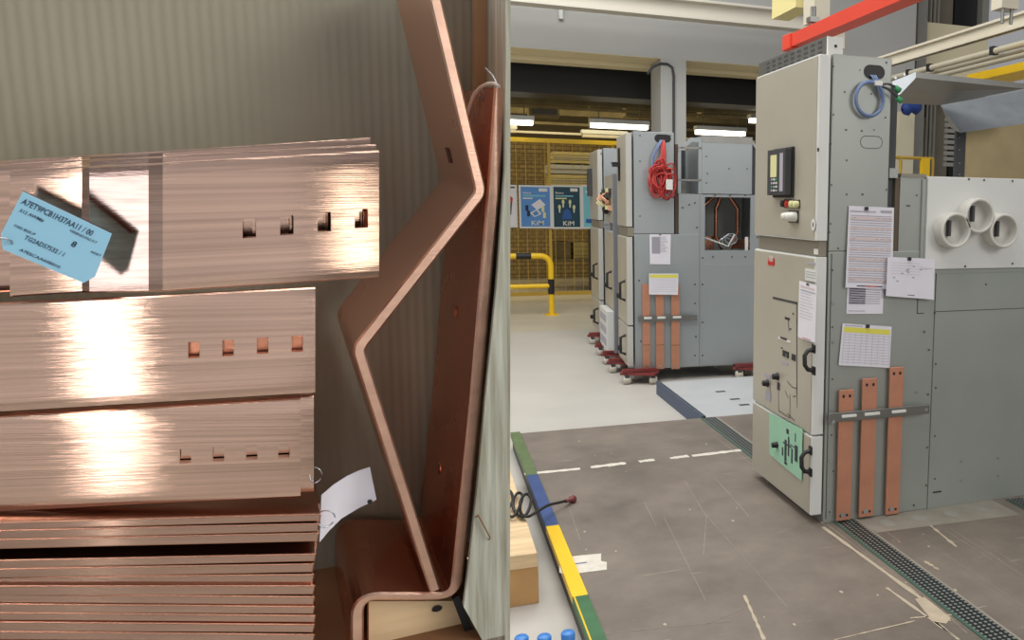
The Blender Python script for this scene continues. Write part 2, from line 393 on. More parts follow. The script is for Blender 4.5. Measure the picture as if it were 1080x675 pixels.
# painted kerb: one timber with painted lengths
k = MB()
seg = [(2.0, 3.155, M['green_p']), (3.155, 3.93, M['yellow']), (3.93, 4.74, M['blue_p']), (4.74, YE, M['olive_p'])]
for a, b, mt in seg:
    k.box((KX, a, -0.02), (KX + .06, b, 0.012), mt)
k.box((KX + .012, 2.0, ZL), (KX + .058, YE, -0.02), M['dark'])
k.box((KX + .004, 2.0, 0.0121), (KX + .010, 3.155, 0.0128), M['yellow'])
k.build('painted_kerb', label='long low floor kerb painted in green, yellow and blue lengths', cat='kerb')

# drain grating running along the room and under the cabinet
g = MB(); gx = 1.80
g.box((gx, 1.2, -0.002), (gx + .10, 5.69, 0.003), M['grate'])
g.box((gx - .014, 1.2, -0.002), (gx, 5.69, 0.004), M['drain_g'])
g.box((gx + .10, 1.2, -0.002), (gx + .112, 5.69, 0.004), M['worn'])
g.build('drain_grating', label='long black perforated drain grating with green edge running under the large cabinet', cat='drain')
g = MB(); q = fl(1062, 527)
g.box((q.x, 2.6, -0.002), (q.x + .09, q.y, 0.003), M['grate']); g.box((q.x - .012, 2.6, -0.002), (q.x, q.y, 0.004), M['drain_g'])
g.build('drain_grating', label='short stretch of black drain grating at the right edge of the picture', cat='drain')

# the grey wall with big openings
YW = 11.9; TW = 0.55
wp = lambda px, py, y=YW: P(px, py, 1, y)
zl = wp(640, 57).z            # lintel underside
xp0 = wp(697, 120).x; xp1 = wp(723.6, 120).x
xr = wp(966, 30).x
mb = MB()
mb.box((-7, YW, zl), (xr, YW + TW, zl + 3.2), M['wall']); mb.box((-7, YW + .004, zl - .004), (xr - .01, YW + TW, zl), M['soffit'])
mb.box((xp0, YW, ZL), (xp1, YW + TW, zl), M['wall'])
mb.box((wp(846, 150).x, YW, ZL), (xr, YW + TW, zl), M['wall'])
mb.box((-7, YW, ZL), (-2.0, YW + TW, zl), M['wall'])
struct('wall_back', mb)
# deeper hall behind the openings
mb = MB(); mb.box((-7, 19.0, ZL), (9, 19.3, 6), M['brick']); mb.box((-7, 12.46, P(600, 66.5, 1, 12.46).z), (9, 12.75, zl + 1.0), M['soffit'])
mb.box((-7, 18.9, P(600, 150, 1, 18.9).z), (9, 19.0, 6), mat('dim upper wall', srgb(74, 64, 40), .8)); struct('wall_far', mb)  # darkening of the upper brick painted as a brown sheet over it
mb = MB(); mb.box((-7, 12.5, zl + 1.0), (xr, 19.2, zl + 1.1), M['dark']); struct('ceiling', mb)
mb = MB(); mb.box((-7.2, 12.5, ZL), (-7, 19.2, 6), M['brick']); struct('wall_left', mb)
# black duct under the hall ceiling
zd0 = P(600, 100, 1, 13.2).z; zd1 = zl + .25
mb = MB(); mb.box((-6.5, 13.2, zd0), (8.5, 13.9, zd1), M['duct'])
for px in (584, 657, 783):
    x = P(px, 68, 1, 13.2).x; mb.box((x - .03, 13.17, P(px, 74, 1, 13.2).z), (x + .03, 13.2, zd1), M['duct'])
mb.build('ventilation_duct', label='big black duct running across under the hall ceiling behind the wall openings', cat='duct')
for (y, py, hh_, mt, nm_, lb) in [(14.6, 108, .08, 'gear', 'ceiling_pipe', 'brownish pipe running just below the black duct in the back hall'), (14.8, 114, .05, 'gear', 'ceiling_pipe', 'thin brownish pipe, second below the black duct in the back hall'),
        (15.6, 119, .10, 'gear', 'cable_tray', 'brown cable tray running across the back hall above the lamps'), (17.0, 141, .04, 'cream', 'ceiling_pipe', 'thin cream pipe running across the back hall just above the yellow fence rail'), (17.3, 131, .05, 'gear', 'ceiling_pipe', 'thin brown pipe at the height of the lit lamps in the back hall')]:
    z = P(600, py, 1, y).z; mb = MB(); mb.box((-6, y, z - hh_ / 2), (8.5, y + .08, z + hh_ / 2), M[mt]); mb.build(nm_, label=lb, cat='pipe' if 'pipe' in nm_ else 'cable tray')
for px in (560, 590, 626, 655, 745, 770, 790):
    a = P(px, 108, 1, 14.72); mb = MB(); mb.cyl(a, (a.x, a.y, zl + .98), .015, M['gear'], 6); mb.build('hanger_rod', label='thin hanger rod holding pipes under the dark ceiling of the back hall', cat='rod', group='hanger rods in the back hall')
for px in (558, 660, 740):
    a = P(px, 110, 1, 15.0); b = P(px + 32, 124, 1, 15.0); mb = MB()
    mb.box((a.x, 15.0, b.z), (b.x, 15.3, a.z), M['gear']); mb.box((a.x + .04, 14.99, b.z + .04), (b.x - .04, 15.0, a.z - .04), M['dark'])
    mb.build('ceiling_box', label='dark rectangular box with a pale rim hanging among the pipes of the back hall', cat='box', group='ceiling boxes of the back hall')

# fluorescent lamps of the back hall
def lamp(px0, px1, py, y, lab, on=True):
    a = P(px0, py, 1, y); b = P(px1, py, 1, y); z = (a.z + b.z) / 2
    t = thing('fluorescent_lamp', (a.x, y, z), lab, 'lamp', None)
    h = MB(); h.box((a.x, y - .09, z + .02), (b.x, y + .09, z + .09), M['offwhite'])
    for xx in (a.x + .15, b.x - .15): h.cyl((xx, y, z + .09), (xx, y, zl + 1.0), .01, M['gear'], 6)
    h.build('housing', t)
    h = MB(); h.box((a.x + .02, y - .08, z - .05), (b.x - .02, y + .08, z + .019), M['tube' if on else 'cream'], .01); h.build('tube', t)
lamp(478, 563, 127, 14.3, 'lit fluorescent lamp above the cage, half hidden by the crate edge')
lamp(622, 684, 132.5, 14.3, 'lit fluorescent lamp hanging just left of the wall pier')
lamp(613, 661, 143, 16.5, 'unlit pale strip lamp below the brighter one, left of the pier', False)
lamp(515, 545, 137, 16.5, 'unlit pale strip lamp beside the crate edge above the yellow cage', False)
lamp(733, 786, 139.5, 14.3, 'lit fluorescent lamp in the right opening above the duct top of the grey cabinet')
lamp(790, 822, 127, 14.3, 'lit fluorescent lamp at the right end of the opening beside the large cabinet')
lamp(666, 690, 119, 16.8, 'small lit lamp high up behind the wall pier')

# wire cage
YC = 14.4
ft = thing('wire_fence', (1.2, YC, ZL), 'tall yellow wire cage fence across the back hall', 'fence')
zt = P(560, 150, 1, YC).z; x0, x1 = -2.5, 6.0
h = MB()
x = x0
while x < x1: h.box((x, YC, ZL + .12), (x + .008, YC + .006, zt), M['yellow_d']); x += 0.15
zz = ZL + .15
while zz < zt: h.box((x0, YC + .006, zz), (x1, YC + .012, zz + .008), M['wire_b']); zz += 0.075
h.build('mesh_panel', ft)
h = MB(); h.box((x0, YC - .03, zt), (x1, YC + .03, zt + .07), M['yellow']); h.build('top_rail', ft)
h = MB(); h.box((x0, YC - .03, ZL + .1), (x1, YC + .03, ZL + .16), M['yellow_d']); h.build('bottom_rail', ft)
x = x0 + .2
while x < x1:
    h = MB(); h.box((x, YC - .02, ZL), (x + .045, YC + .03, zt), M['yellow_d']); h.build('post', ft); x += 1.05
# dim stuff stored behind the cage
def carton(px0, px1, py0, py1, y, mt, lab, group=None, d=.6):
    a = P(px0, py0, 1, y); b = P(px1, py1, 1, y)
    h = MB(); h.box((a.x, y, min(a.z, b.z)), (b.x, y + d, max(a.z, b.z)), mt, .01)
    h.box((a.x + .02, y - .003, (a.z + b.z) / 2 - .02), (b.x - .02, y - .001, (a.z + b.z) / 2 + .01), M['rail'])
    h.build('storage_box', label=lab, cat='box', group=group)
mt_box = mat('dusty beige box', srgb(178, 164, 110), .8, var=.08)
mt_box2 = mat('dusty grey box', srgb(170, 170, 160), .8, var=.08)
carton(583, 626, 160, 173, 16.0, mt_box, 'beige box on top of the pile behind the cage, left of the far cabinet')
carton(579, 626, 173, 184, 16.0, mt_box2, 'grey box in the middle of the pile behind the cage')
carton(580, 626, 184, 197, 16.0, mt_box, 'beige box under the grey one in the pile behind the cage')
sh = thing('storage_rack', (2, 16, ZL), 'dark storage rack full of brownish goods behind the yellow cage', 'rack')
h = MB()
a0 = P(578, 200, 1, 15.95); b0 = P(660, 200, 1, 15.95)
for z in (.5, 1.1, 1.7, a0.z - .35): h.box((a0.x, 15.95, z - .04), (b0.x, 16.7, z), M['gear'])
h.build('shelf', sh)
h = MB()
for xx in (a0.x, (a0.x + b0.x) / 2, b0.x - .05): h.box((xx, 15.9, ZL), (xx + .05, 15.95, a0.z - .3), M['dark'])
h.build('upright', sh)
random.seed(3)
for z in (.5, 1.1):
    x = a0.x + .1
    while x < b0.x - .3:
        w = random.uniform(.25, .45); hh = random.uniform(.2, .42)
        h = MB(); h.box((x, 16.0, z), (x + w, 16.5, z + hh), random.choice([M['wood_dark'], M['gear'], mt_box]), .01)
        h.build('storage_box', label='brownish box on the dim rack behind the cage mesh', cat='box', group='boxes on the rack behind the cage'); x += w + .06

# posters on the cage
YP = YC - .06
def poster(x0p, x1p, y0p, y1p, lab, draw, frame=True):
    a = P(x0p, y0p, 1, YP); b = P(x1p, y1p, 1, YP)
    t = thing('poster', (a.x, YP, b.z), lab, 'poster')
    w = b.x - a.x; hh = a.z - b.z
    f = MB(); f.box((a.x - .03, YP, b.z - .03), (b.x + .03, YP + .03, a.z + .03), M['offwhite']); f.build('frame', t)
    s = MB()
    def R(u0, v0, u1, v1, mt, lift=1): s.poly([(a.x + u0 * w, YP - .002 * lift, b.z + v0 * hh), (a.x + u1 * w, YP - .002 * lift, b.z + v0 * hh), (a.x + u1 * w, YP - .002 * lift, b.z + v1 * hh), (a.x + u0 * w, YP - .002 * lift, b.z + v1 * hh)], mt)
    def G(pts, mt, lift=2): s.poly([(a.x + u * w, YP - .002 * lift, b.z + v * hh) for u, v in pts], mt)
    def T(txt, u, v, size, mt, width=None): s.text(txt, (a.x + u * w, YP - .008, b.z + v * hh), (1, 0, 0), (0, 0, 1), size * hh, mt, width * w if width else None)
    draw(R, G, T); s.build('print', t)
def dA(R, G, T):
    R(0, 0, 1, 1, M['paper']); R(0, .96, 1, 1, M['dark'], 2)
    G([(.35, .55), (.85, .55), (.9, .7), (.75, .78), (.45, .78), (.3, .7)], M['red']); G([(.35, .28), (.8, .28), (.85, .58), (.35, .58)], M['navy'], 3)
    G([(.5, .78), (.7, .78), (.7, .87), (.5, .87)], M['skin'], 3); R(.5, .66, .72, .7, M['white'], 4); R(.1, .08, .6, .12, M['ink'], 2); R(.1, .03, .7, .05, M['ink'], 2)
poster(520, 544, 196.5, 238, 'narrow white framed poster of a worker in red and dark blue, cut by the crate', dA)
def dB(R, G, T):
    R(0, 0, 1, 1, M['poster_b']); R(.62, .89, .92, .97, M['white'], 2)
    T('Battery', .07, .83, .07, M['white']); R(.07, .76, .85, .8, M['poster_c'], 2); R(.07, .70, .4, .73, M['white'], 2)
    G([(.35, .55), (.65, .7), (.85, .55), (.55, .42)], M['paper'], 2); G([(.3, .35), (.55, .45), (.7, .32), (.45, .24)], M['offwhite'], 3)
    G([(.38, .34), (.53, .41), (.62, .32), (.47, .27)], M['poster_b'], 4)
    for u, v in [(.2, .48), (.75, .45), (.25, .34), (.8, .3)]: G([(u - .05, v - .08), (u + .05, v - .08), (u + .05, v + .06), (u - .05, v + .06)], M['navy' if u < .3 else 'lemon'], 3)
    T('KiM', .33, .04, .16, M['white'], .42)
poster(549, 580.5, 197, 239, 'light blue poster with machine drawings and white letters KiM on the cage', dB)
def dC(R, G, T):
    R(0, 0, 1, 1, M['poster_t']); R(.64, .89, .92, .97, M['white'], 2)
    T('Battery', .07, .83, .07, M['white']); R(.07, .76, .75, .79, M['poster_c'], 2); R(.07, .70, .5, .73, M['lemon'], 2)
    G([(.3, .2), (.7, .2), (.62, .4), (.5, .46), (.38, .4)], M['mid'], 2)
    for u, v in [(.22, .5), (.36, .63), (.62, .63), (.77, .5)]:
        G([(u + .055 * math.cos(q * .785), v + .06 * math.sin(q * .785)) for q in range(8)], M['lemon'], 3); G([(u - .02, v - .14), (u + .02, v - .14), (u + .03, v - .05), (u - .03, v - .05)], M['offwhite'], 3)
    T('KiM', .33, .04, .16, M['white'], .42)
poster(583.5, 612, 197, 239.5, 'dark teal poster with four pale bulbs and white letters KiM on the cage', dC)
def dD(R, G, T):
    R(0, 0, 1, 1, M['poster_c']); R(.1, .85, .6, .9, M['white'], 2); R(.1, .1, .8, .2, M['mid'], 2)
poster(615, 640, 197, 239.5, 'pale cyan poster mostly hidden behind the farthest cabinet', dD)

# yellow pipe barrier
yb = 12.6; tp = P(570, 270, 1, yb); pb = P(582, 332, 1, yb)
bt = thing('safety_barrier', (pb.x, yb, ZL), 'yellow tubular safety barrier with black bands in front of the cage', 'barrier')
xe = pb.x; zt_ = tp.z; R_ = .042
h = MB(); h.tube([(-1.4, yb, zt_)] + [(xe - .14, yb, zt_)] + [(xe - .14 + .14 * math.sin(k * math.pi / 10), yb, zt_ - .14 + .14 * math.cos(k * math.pi / 10)) for k in range(1, 6)] + [(xe, yb, ZL)], R_, M['yellow'], 10); h.build('top_tube', bt)
zm = P(560, 302, 1, yb).z
h = MB(); h.tube([(-1.4, yb, zm), (xe, yb, zm)], .034, M['yellow'], 10); h.build('middle_tube', bt)
h = MB(); h.tube([(-1.4, yb, zt_), (-1.4, yb, ZL)], R_, M['yellow'], 10); h.build('end_tube', bt)
a = P(544, 270, 1, yb); b = P(560, 270, 1, yb)
h = MB(); h.tube([(a.x, yb, zt_), (b.x, yb, zt_)], R_ + .004, M['black'], 10); h.build('black_band', bt)
h = MB(); h.tube([(xe, yb, zm - .12), (xe, yb, zm + .1)], R_ + .004, M['black'], 10); h.build('black_band', bt)
h = MB(); h.box((xe - .09, yb - .09, ZL), (xe + .09, yb + .09, ZL + .015), M['yellow']); h.build('foot_plate', bt)

# conduit on the pier and fixture on the wall
h = MB(); zz = lambda px, py: P(px, py, 1, YW - .02)
h.tube([zz(683, 78), zz(688, 71), zz(697, 67), zz(704, 67.5), zz(709, 71), zz(710.5, 80), P(710.5, 240, 1, YW - .02)], .018, M['dark'], 8)
h.build('conduit', label='thin grey conduit bending down the face of the wall pier', cat='conduit')
h = MB(); a = zz(591.5, 2); h.lathe(a + V((0, -.02, .12)), (0, 0, -1), [(0, .01), (0, .09), (.08, .1), (.15, .07), (.15, .01)], M['black'], 12); h.cyl(a + V((0, 0, -.03)), a + V((0, 0, -.22)), .035, M['offwhite'], 10)
h.build('wall_sensor', label='small black and white fitting high on the grey wall at the top edge', cat='fitting')

# ---- upper right background
YB2 = 13.4
mb = MB()
mb.box((xr, YB2, ZL), (9, YB2 + .2, 8), M['wall2'])
struct('wall_right', mb)
def vstrip(px0, px1, y, mt, name, lab, cat, z0=ZL, z1=7.5, d=.15):
    a = P(px0, 60, 1, y).x; b = P(px1, 60, 1, y).x
    h = MB(); h.box((a, y, z0), (b, y + d, z1), mt); return h.build(name, label=lab, cat=cat)
vstrip(967, 977, 12.3, M['pillar'], 'steel_column', 'grey steel column right beside the end of the grey wall', 'column')
vstrip(984, 1003, 12.9, mat('brown grey column', srgb(128, 120, 104), .8, var=.1), 'steel_column', 'broad brown grey column between the thin pipes and the dark bay', 'column')
for px in (980, 984, 988):
    h = MB(); a = P(px, 60, 1, 12.6); h.cyl((a.x, 12.6, ZL), (a.x, 12.6, 7.5), .022, M['pillar'], 8)
    h.build('wall_pipe', label='thin vertical grey pipe in the bundle beside the broad column', cat='pipe', group='vertical pipes beside the broad column')
vstrip(1005, 1034, 13.2, M['black'], 'dark_opening', 'black tall bay between two columns at the upper right', 'black opening')  # darkness of an open bay, painted as a black sheet
vstrip(1034, 1041, 12.8, M['pillar'], 'steel_column', 'narrow grey column at the right edge of the dark bay', 'column')
vstrip(950, 967, 10.8, mat('cream panel', srgb(214, 206, 178), .6), 'cream_column', 'cream column behind the gap beside the cable coil', 'column', z1=P(955, 118, 1, 10.8).z)
h = MB(); x = P(1003, 150, 1, 12.0).x
for i in range(14): h.box((x - .12, 12.0, 2.2 + i * .09), (x + .12, 12.03, 2.26 + i * .09), M['pillar'])
h.build('wall_louvre', label='grey slatted louvre seen behind the dark post of the large cabinet', cat='louvre')
# blue wrapped thing and yellow rails
h = MB(); a = P(961, 114, 1, 10.4)
h.lathe(a + V((-.14, 0, -.03)), (1, 0, .25), [(0, .02), (.02, .07), (.08, .1), (.14, .06), (.2, .11), (.27, .08), (.29, .02)], mat('blue cloth', srgb(30, 60, 130), .6), 10)
h.build('blue_hoist', label='dark blue wrapped hoist above the cream column', cat='hoist')
rl = thing('yellow_railing', P(966, 187, 1, 9.4), 'yellow railing with a square post seen above the grey side panel', 'railing')
a = P(946, 166, 1, 9.4); b = P(984, 166, 1, 9.4); h = MB(); h.cyl((a.x - .2, 9.4, a.z), (b.x, 9.4, a.z), .02, M['yellow_d'], 8); h.build('rail', rl)
a2 = P(971, 170, 1, 9.4); b2 = P(978, 200, 1, 9.4); h = MB(); h.box((a2.x, 9.36, ZL), (b2.x, 9.42, a.z), M['yellow']); h.build('post', rl)
a3 = P(984, 170, 1, 9.4); h = MB(); h.cyl((a3.x, 9.4, ZL), (a3.x, 9.4, a.z), .02, M['yellow_d'], 8); h.build('post', rl)
a3 = P(950, 170, 1, 9.4); h = MB(); h.cyl((a3.x, 9.4, ZL), (a3.x, 9.4, a.z), .02, M['yellow_d'], 8); h.build('post', rl)

# overhead beams
def ibeam(px, py, y, y_end, hgt, wid, mt, name, lab, cat, solid=False, y0=None):
    a = P(px, py, 1, y); h = MB(); ys = y0 or y
    if solid: h.box((a.x, y_end, a.z - hgt), (a.x + wid, ys, a.z), mt)
    else:
        h.box((a.x, y_end, a.z - .02), (a.x + wid, ys, a.z), mt); h.box((a.x, y_end, a.z - hgt), (a.x + wid, ys, a.z - hgt + .02), mt)
        h.box((a.x + wid / 2 - .012, y_end, a.z - hgt), (a.x + wid / 2 + .012, ys, a.z), mt)
    return h, a
h, a = ibeam(828, 38.5, 5.0, .5, .075, .10, M['redl'], '', '', '', True)
rb = thing('crane_beam', (a.x, 5, a.z), 'red crane rail ending in a square block above the large cabinet', 'crane rail')
h.build('rail', rb)
h = MB(); h.box((a.x - .012, 4.9, a.z - .088), (a.x + .112, 5.02, a.z + .005), M['redl'], .008); h.build('end_block', rb)
for yy in (4.7, 4.0):
    h = MB(); h.cyl((a.x + .05, yy, a.z), (a.x + .05, yy, a.z + .12), .018, M['zinc_dull'], 8); h.box((a.x + .02, yy - .03, a.z + .03), (a.x + .08, yy + .03, a.z + .06), M['zinc_dull']); h.build('hanger', rb)
h, a = ibeam(926, 60, 8.0, 1.0, .12, .08, M['cream'], '', '', '', False, 10.5)
h.build('ceiling_beam', label='cream steel I beam running overhead at the upper right', cat='beam')
h = MB(); q = P(1057, -2, 1, 5.0); h.box((q.x, 5.0, q.z - .06), (q.x + .14, 5.12, q.z + .08), M['cream'])
for dx in (.04, .16): h.cyl((q.x + dx * .6, 5.02, q.z - .16), (q.x + dx * .6, 5.02, q.z - .05), .012, M['zinc_dull'], 6)
h.build('beam_clamp', label='cream bracket clamped above the I beam in the top right corner', cat='bracket')
for (px, py, r), lb in zip([(950, 80, .032), (958, 83.5, .022), (968, 85, .03)], ['topmost cream overhead pipe with black clips, below the I beam', 'thin cream overhead pipe between two thicker ones', 'lowest thick cream overhead pipe, nearest the metal hood']):
    a = P(px, py, 1, 9.0); t = thing('overhead_pipe', (a.x, 1.0, a.z - r), lb, 'pipe'); h = MB(); h.cyl((a.x, 1.0, a.z), (a.x, 11.5, a.z), r, M['pipec'], 12); h.build('pipe', t)
    if px == 950:
        for qx in (1074, 988, 961):
            k_ = (qx - 447) / (950 - 447); y_ = 9.0 / k_; h = MB(); h.box((a.x - .037, y_ - .03, a.z - .037), (a.x + .037, y_ + .03, a.z + .045), M['black'], .005); h.build('clip', t)
h, a = ibeam(1020, 79, 7.0, 1.5, .07, .35, M['yellow'], '', '', '', True, 7.0)
h.build('yellow_beam', label='yellow overhead beam crossing behind the sheet metal hood', cat='beam')
# white beam along the wall
a = P(740, 4, 1, 11.2); h = MB()
h.box((-5, 11.2, a.z), (5.2, 11.22, a.z + .03), M['creamw']); h.box((-5, 11.1, a.z - .22), (5.2, 11.32, a.z - .19), M['creamw']); h.box((-5, 11.2, a.z - .2), (5.2, 11.23, a.z + .02), M['creamw']); h.box((-5, 11.1, a.z + .0), (5.2, 11.32, a.z + .03), M['creamw'])
h.build('ceiling_beam', label='white steel I beam running across in front of the grey wall at the top', cat='beam')
# cream joint block and chain hoist above the cabinet
h = MB(); a = P(834, 10, 1, 6.5); b = P(853, -12, 1, 6.5)
h.box((a.x, 6.4, a.z), (b.x, 6.9, b.z), mat('pale yellow paint', srgb(226, 214, 150), .5)); h.build('beam_joint', label='pale yellow joint block at the end of the white beam', cat='bracket')
h = MB(); a = P(853, 15, 1, 6.2); b = P(869, 26, 1, 6.2)
h.box((a.x, 6.1, b.z), (b.x, 6.3, a.z + .4), M['cream']); h.cyl((a.x + .05, 6.2, b.z - .5), (a.x + .05, 6.2, b.z), .012, M['zinc_dull'], 6)
h.build('hoist_trolley', label='small cream hoist trolley hanging behind the red crane rail', cat='hoist')
h = MB(); a = P(874, 27, 1, 4.7); b = P(887, 42, 1, 4.7)
h.box((a.x, 4.65, b.z - .06), (b.x, 4.75, a.z + .03), M['cream']); h.box((a.x - .02, 4.62, a.z), (b.x + .02, 4.78, a.z + .03), M['zinc_dull']); h.build('rail_hanger', label='cream hanger block between the red rail and the grey cabinet top plate', cat='bracket')

# ================================================================== THE LARGE CABINET
X0, XR, Y0, Y1 = 1.734, 3.12, 3.547, 4.347
XL = 2.037
cab = thing('switchgear_cabinet', (X0, Y0, 0), 'large nearest grey switchgear cabinet with beige doors and three round white ports', 'cabinet')
S = lambda px, py, lift=0.0: P(px, py, 1, Y0 - lift)
zmid = S(905, 265).z; ztop = 2.2
zside = S(1000, 187).z
def screws(mb, pts, r=.006, mt=None, n=8, y=None):
    r = r * (.75 if y is None or y < 5 else .7)
    for px, py in pts:
        p = S(px, py, .002) if y is None else (PR if y > 6 else P)(px, py, 1, y)
        mb.poly([p + V((r * math.cos(2 * math.pi * k / n), 0, r * math.sin(2 * math.pi * k / n))) for k in range(n)], mt or M['dark'])
xs_ = S(983, 400).x
h = MB()
h.box((X0, Y0, 0.0), (xs_ - .001, Y1, zmid - .001), M['steel'], .003)
h.box((xs_ + .001, Y0 - .004, 0.0), (XR, Y1, 1.2), M['steel'], .003)
screws(h, [(980, 369), (987, 384), (987, 409), (979, 416), (986, 460), (978, 472), (977, 512), (986, 505), (986, 541), (964, 533), (986, 330), (975, 350), (890, 533), (1040, 300), (1060, 530), (1072, 527)], .007, y=Y0 - .006)
screws(h, [(878, 285), (878, 345), (878, 400), (877, 459), (879, 497), (875, 540), (884, 262)], .006)
screws(h, [(1014, 487), (1053, 483), (1014, 507), (1053, 502), (967, 414)], .008, M['zinc'], y=Y0 - .006)
screws(h, [(879, 320), (879, 361), (876, 445), (876, 487)], .011, M['zinc'])
a = S(984, 329); h.box((xs_ + .002, Y0 - .0055, a.z), (XR, Y0 - .0035, a.z + .003), M['dark'])
a = S(984, 520, .006); h.box((a.x, Y0 - .007, a.z), (a.x + .05, Y0 - .004, a.z + .006), M['black'])
# vertical fold shadow beside the door
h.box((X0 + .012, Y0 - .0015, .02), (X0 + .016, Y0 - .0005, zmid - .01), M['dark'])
a = S(967, 331); b = S(976, 290); h.box((a.x, Y0 - .0015, a.z), (b.x, Y0 - .0005, a.z + .004), M['dark']); h.box((a.x, Y0 - .0015, a.z), (a.x + .004, Y0 - .0005, b.z + .08), M['dark'])
h.build('body', cab)
# low voltage compartment
h = MB(); h.box((X0, Y0, zmid + .001), (XL, Y1, ztop), M['steel'], .004)
screws(h, [(879, 70), (879, 121), (876, 152), (877, 195), (892, 137), (909, 138), (919, 99), (934, 124), (935, 66), (893, 169), (893, 205), (910, 205), (876, 236), (935, 200), (875, 245), (891, 97)], .006)
screws(h, [(893, 137), (922, 137), (907, 74), (909, 205)], .0045)
a = S(907, 69, .002); b = S(934, 80, .002)
def slot(mb, cx, cy, w, hh, mt, y, n=8, ring=None):
    r = hh / 2; pts = []
    for k in range(n + 1): t = -math.pi / 2 + math.pi * k / n; pts.append((cx + w / 2 - r + r * math.cos(t), cy + r * math.sin(t)))
    for k in range(n + 1): t = math.pi / 2 + math.pi * k / n; pts.append((cx - w / 2 + r + r * math.cos(t), cy + r * math.sin(t)))
    if ring is None: mb.poly([(x, y, z) for x, z in pts], mt)
    else:
        cen = V((cx, 0, cy)); q = [V((x, y, z)) for x, z in pts]
        mb.tube(q, ring, mt, 4, closed=True)
cs = S(922, 76); slot(h, cs.x, cs.z, .11, .062, M['black'], Y0 - .002)
cs2 = S(919, 150); slot(h, cs2.x, cs2.z, .115, .055, M['dark'], Y0 - .001, ring=.0012)
h.build('low_voltage_compartment', cab)
# doors: beige sheet with off-white thick edge
XD = X0 - .068
def door(name, z0, z1, xd=XD, yb=Y1 - .012, lab=None):
    h = MB(); h.box((xd + .004, Y0 + .004, z0), (X0 - .008, yb, z1), M['offwhite'], .004); h.box((xd, Y0 + .022, z0 + .008), (xd + .004, yb - .004, z1 - .008), M['beige'])
    return h, name
Dp = lambda px, py, lift=0.0: P(px, py, 0, XD - lift)
zl1 = Dp(840, 252.5).z
# each door keeps to the lines read off the photo
zA = P(838, 252, 0, XD).z; zB = P(836, 268, 0, XD).z; zC = P(835, 447.5, 0, XD).z; zD = .045
h, _ = door('', zA, ztop - .005)
q = P(863, 158, 0, XD); h.box((XD - .002, q.y - .008, q.z - .008), (XD + .001, q.y + .008, q.z + .008), M['black'])
dr1 = h.build('door', cab)
h = MB(); h.box((X0 - .045, Y0 + .015, zB + .002), (X0 - .006, Y1 - .02, zA - .002), M['rail'])
q = P(861, 266, 0, X0 - .046); h.box((X0 - .05, q.y - .02, q.z - .01), (X0 - .045, q.y + .02, q.z + .015), M['white'])
h.build('middle_rail', cab)
h, _ = door('', zC + .004, zB)
def onx(mb, p0, p1, mt, lift=.002, solid=0.0):
    a = Dp(*p0); b = Dp(*p1); mb.box((XD - lift - solid, min(a.y, b.y), min(a.z, b.z)), (XD - .0005, max(a.y, b.y), max(a.z, b.z)), mt)
def line(mb, p0, p1, w=.004, mt=None, lift=.0015):
    a = Dp(*p0, lift); b = Dp(*p1, lift); d = (b - a); d.normalize(); s = V((1, 0, 0)).cross(d).normalized() * w / 2
    mb.poly([a - s, b - s, b + s, a + s], mt or M['dark'])
line(h, (815, 314), (841, 320), .012, M['dark']); line(h, (840.5, 320), (840.5, 430), .004, M['dark'])
line(h, (831, 336), (832, 350), .005); onx(h, (828, 334), (833, 338), M['black'])
onx(h, (821, 355), (834, 362), M['white'], .003); onx(h, (824, 355), (830, 359), M['black'], .006)
onx(h, (826, 369), (832, 378), M['black'], .004); onx(h, (835.5, 373), (839, 381), M['black'], .004); onx(h, (825, 380), (831, 386), M['ink'], .002)
line(h, (829, 373), (829, 378), .003, M['white'], .005)
for p, q in [((821, 408), (821, 433)), ((821, 433), (833, 441)), ((833, 416), (833, 441)), ((830, 402), (835, 408)), ((835, 408), (840, 410)), ((840, 320), (840, 416)), ((828, 412), (831, 420)), ((812, 402), (813, 420)), ((836, 418), (840, 418)), ((830, 436), (838, 444))]: line(h, p, q, .004)
onx(h, (820, 403), (822.5, 412), M['inkd']); onx(h, (808, 412), (813, 424), M['ink']); onx(h, (807, 393), (813, 400), M['ink'])
for p in [(836, 330), (833, 346), (824, 366), (857, 292), (858, 302)]: onx(h, p, (p[0] + 1.5, p[1] + 2), M['inkd'])
onx(h, (851, 276), (860, 279.5), M['ink'])
dr2 = h.build('door', cab)
h, _ = door('', zD, zC - .004)
dr3 = h.build('door', cab)
# emblem, plates
h = MB(); a = Dp(810.5, 271.5); b = Dp(817, 280.5); h.box((XD - .003, a.y, a.z), (XD - .0005, b.y, b.z), M['red'])
w_ = abs(a.y - b.y); h.text('ABB', (XD - .004, a.y - w_ * .12, b.z + .022), (0, -1, 0), (0, 0, 1), .042, M['white'], w_ * .72)
h.build('red_emblem', dr2)
h = MB(); a = Dp(850, 283); b = Dp(862, 297); h.box((XD - .004, a.y, a.z), (XD - .0005, b.y, b.z - .004), M['offwhite'])
for i in range(3): h.box((XD - .005, a.y - .01, a.z - .012 - i * .012), (XD - .004, b.y + .01, a.z - .015 - i * .012), M['ink'])
h.build('name_plate', dr2)
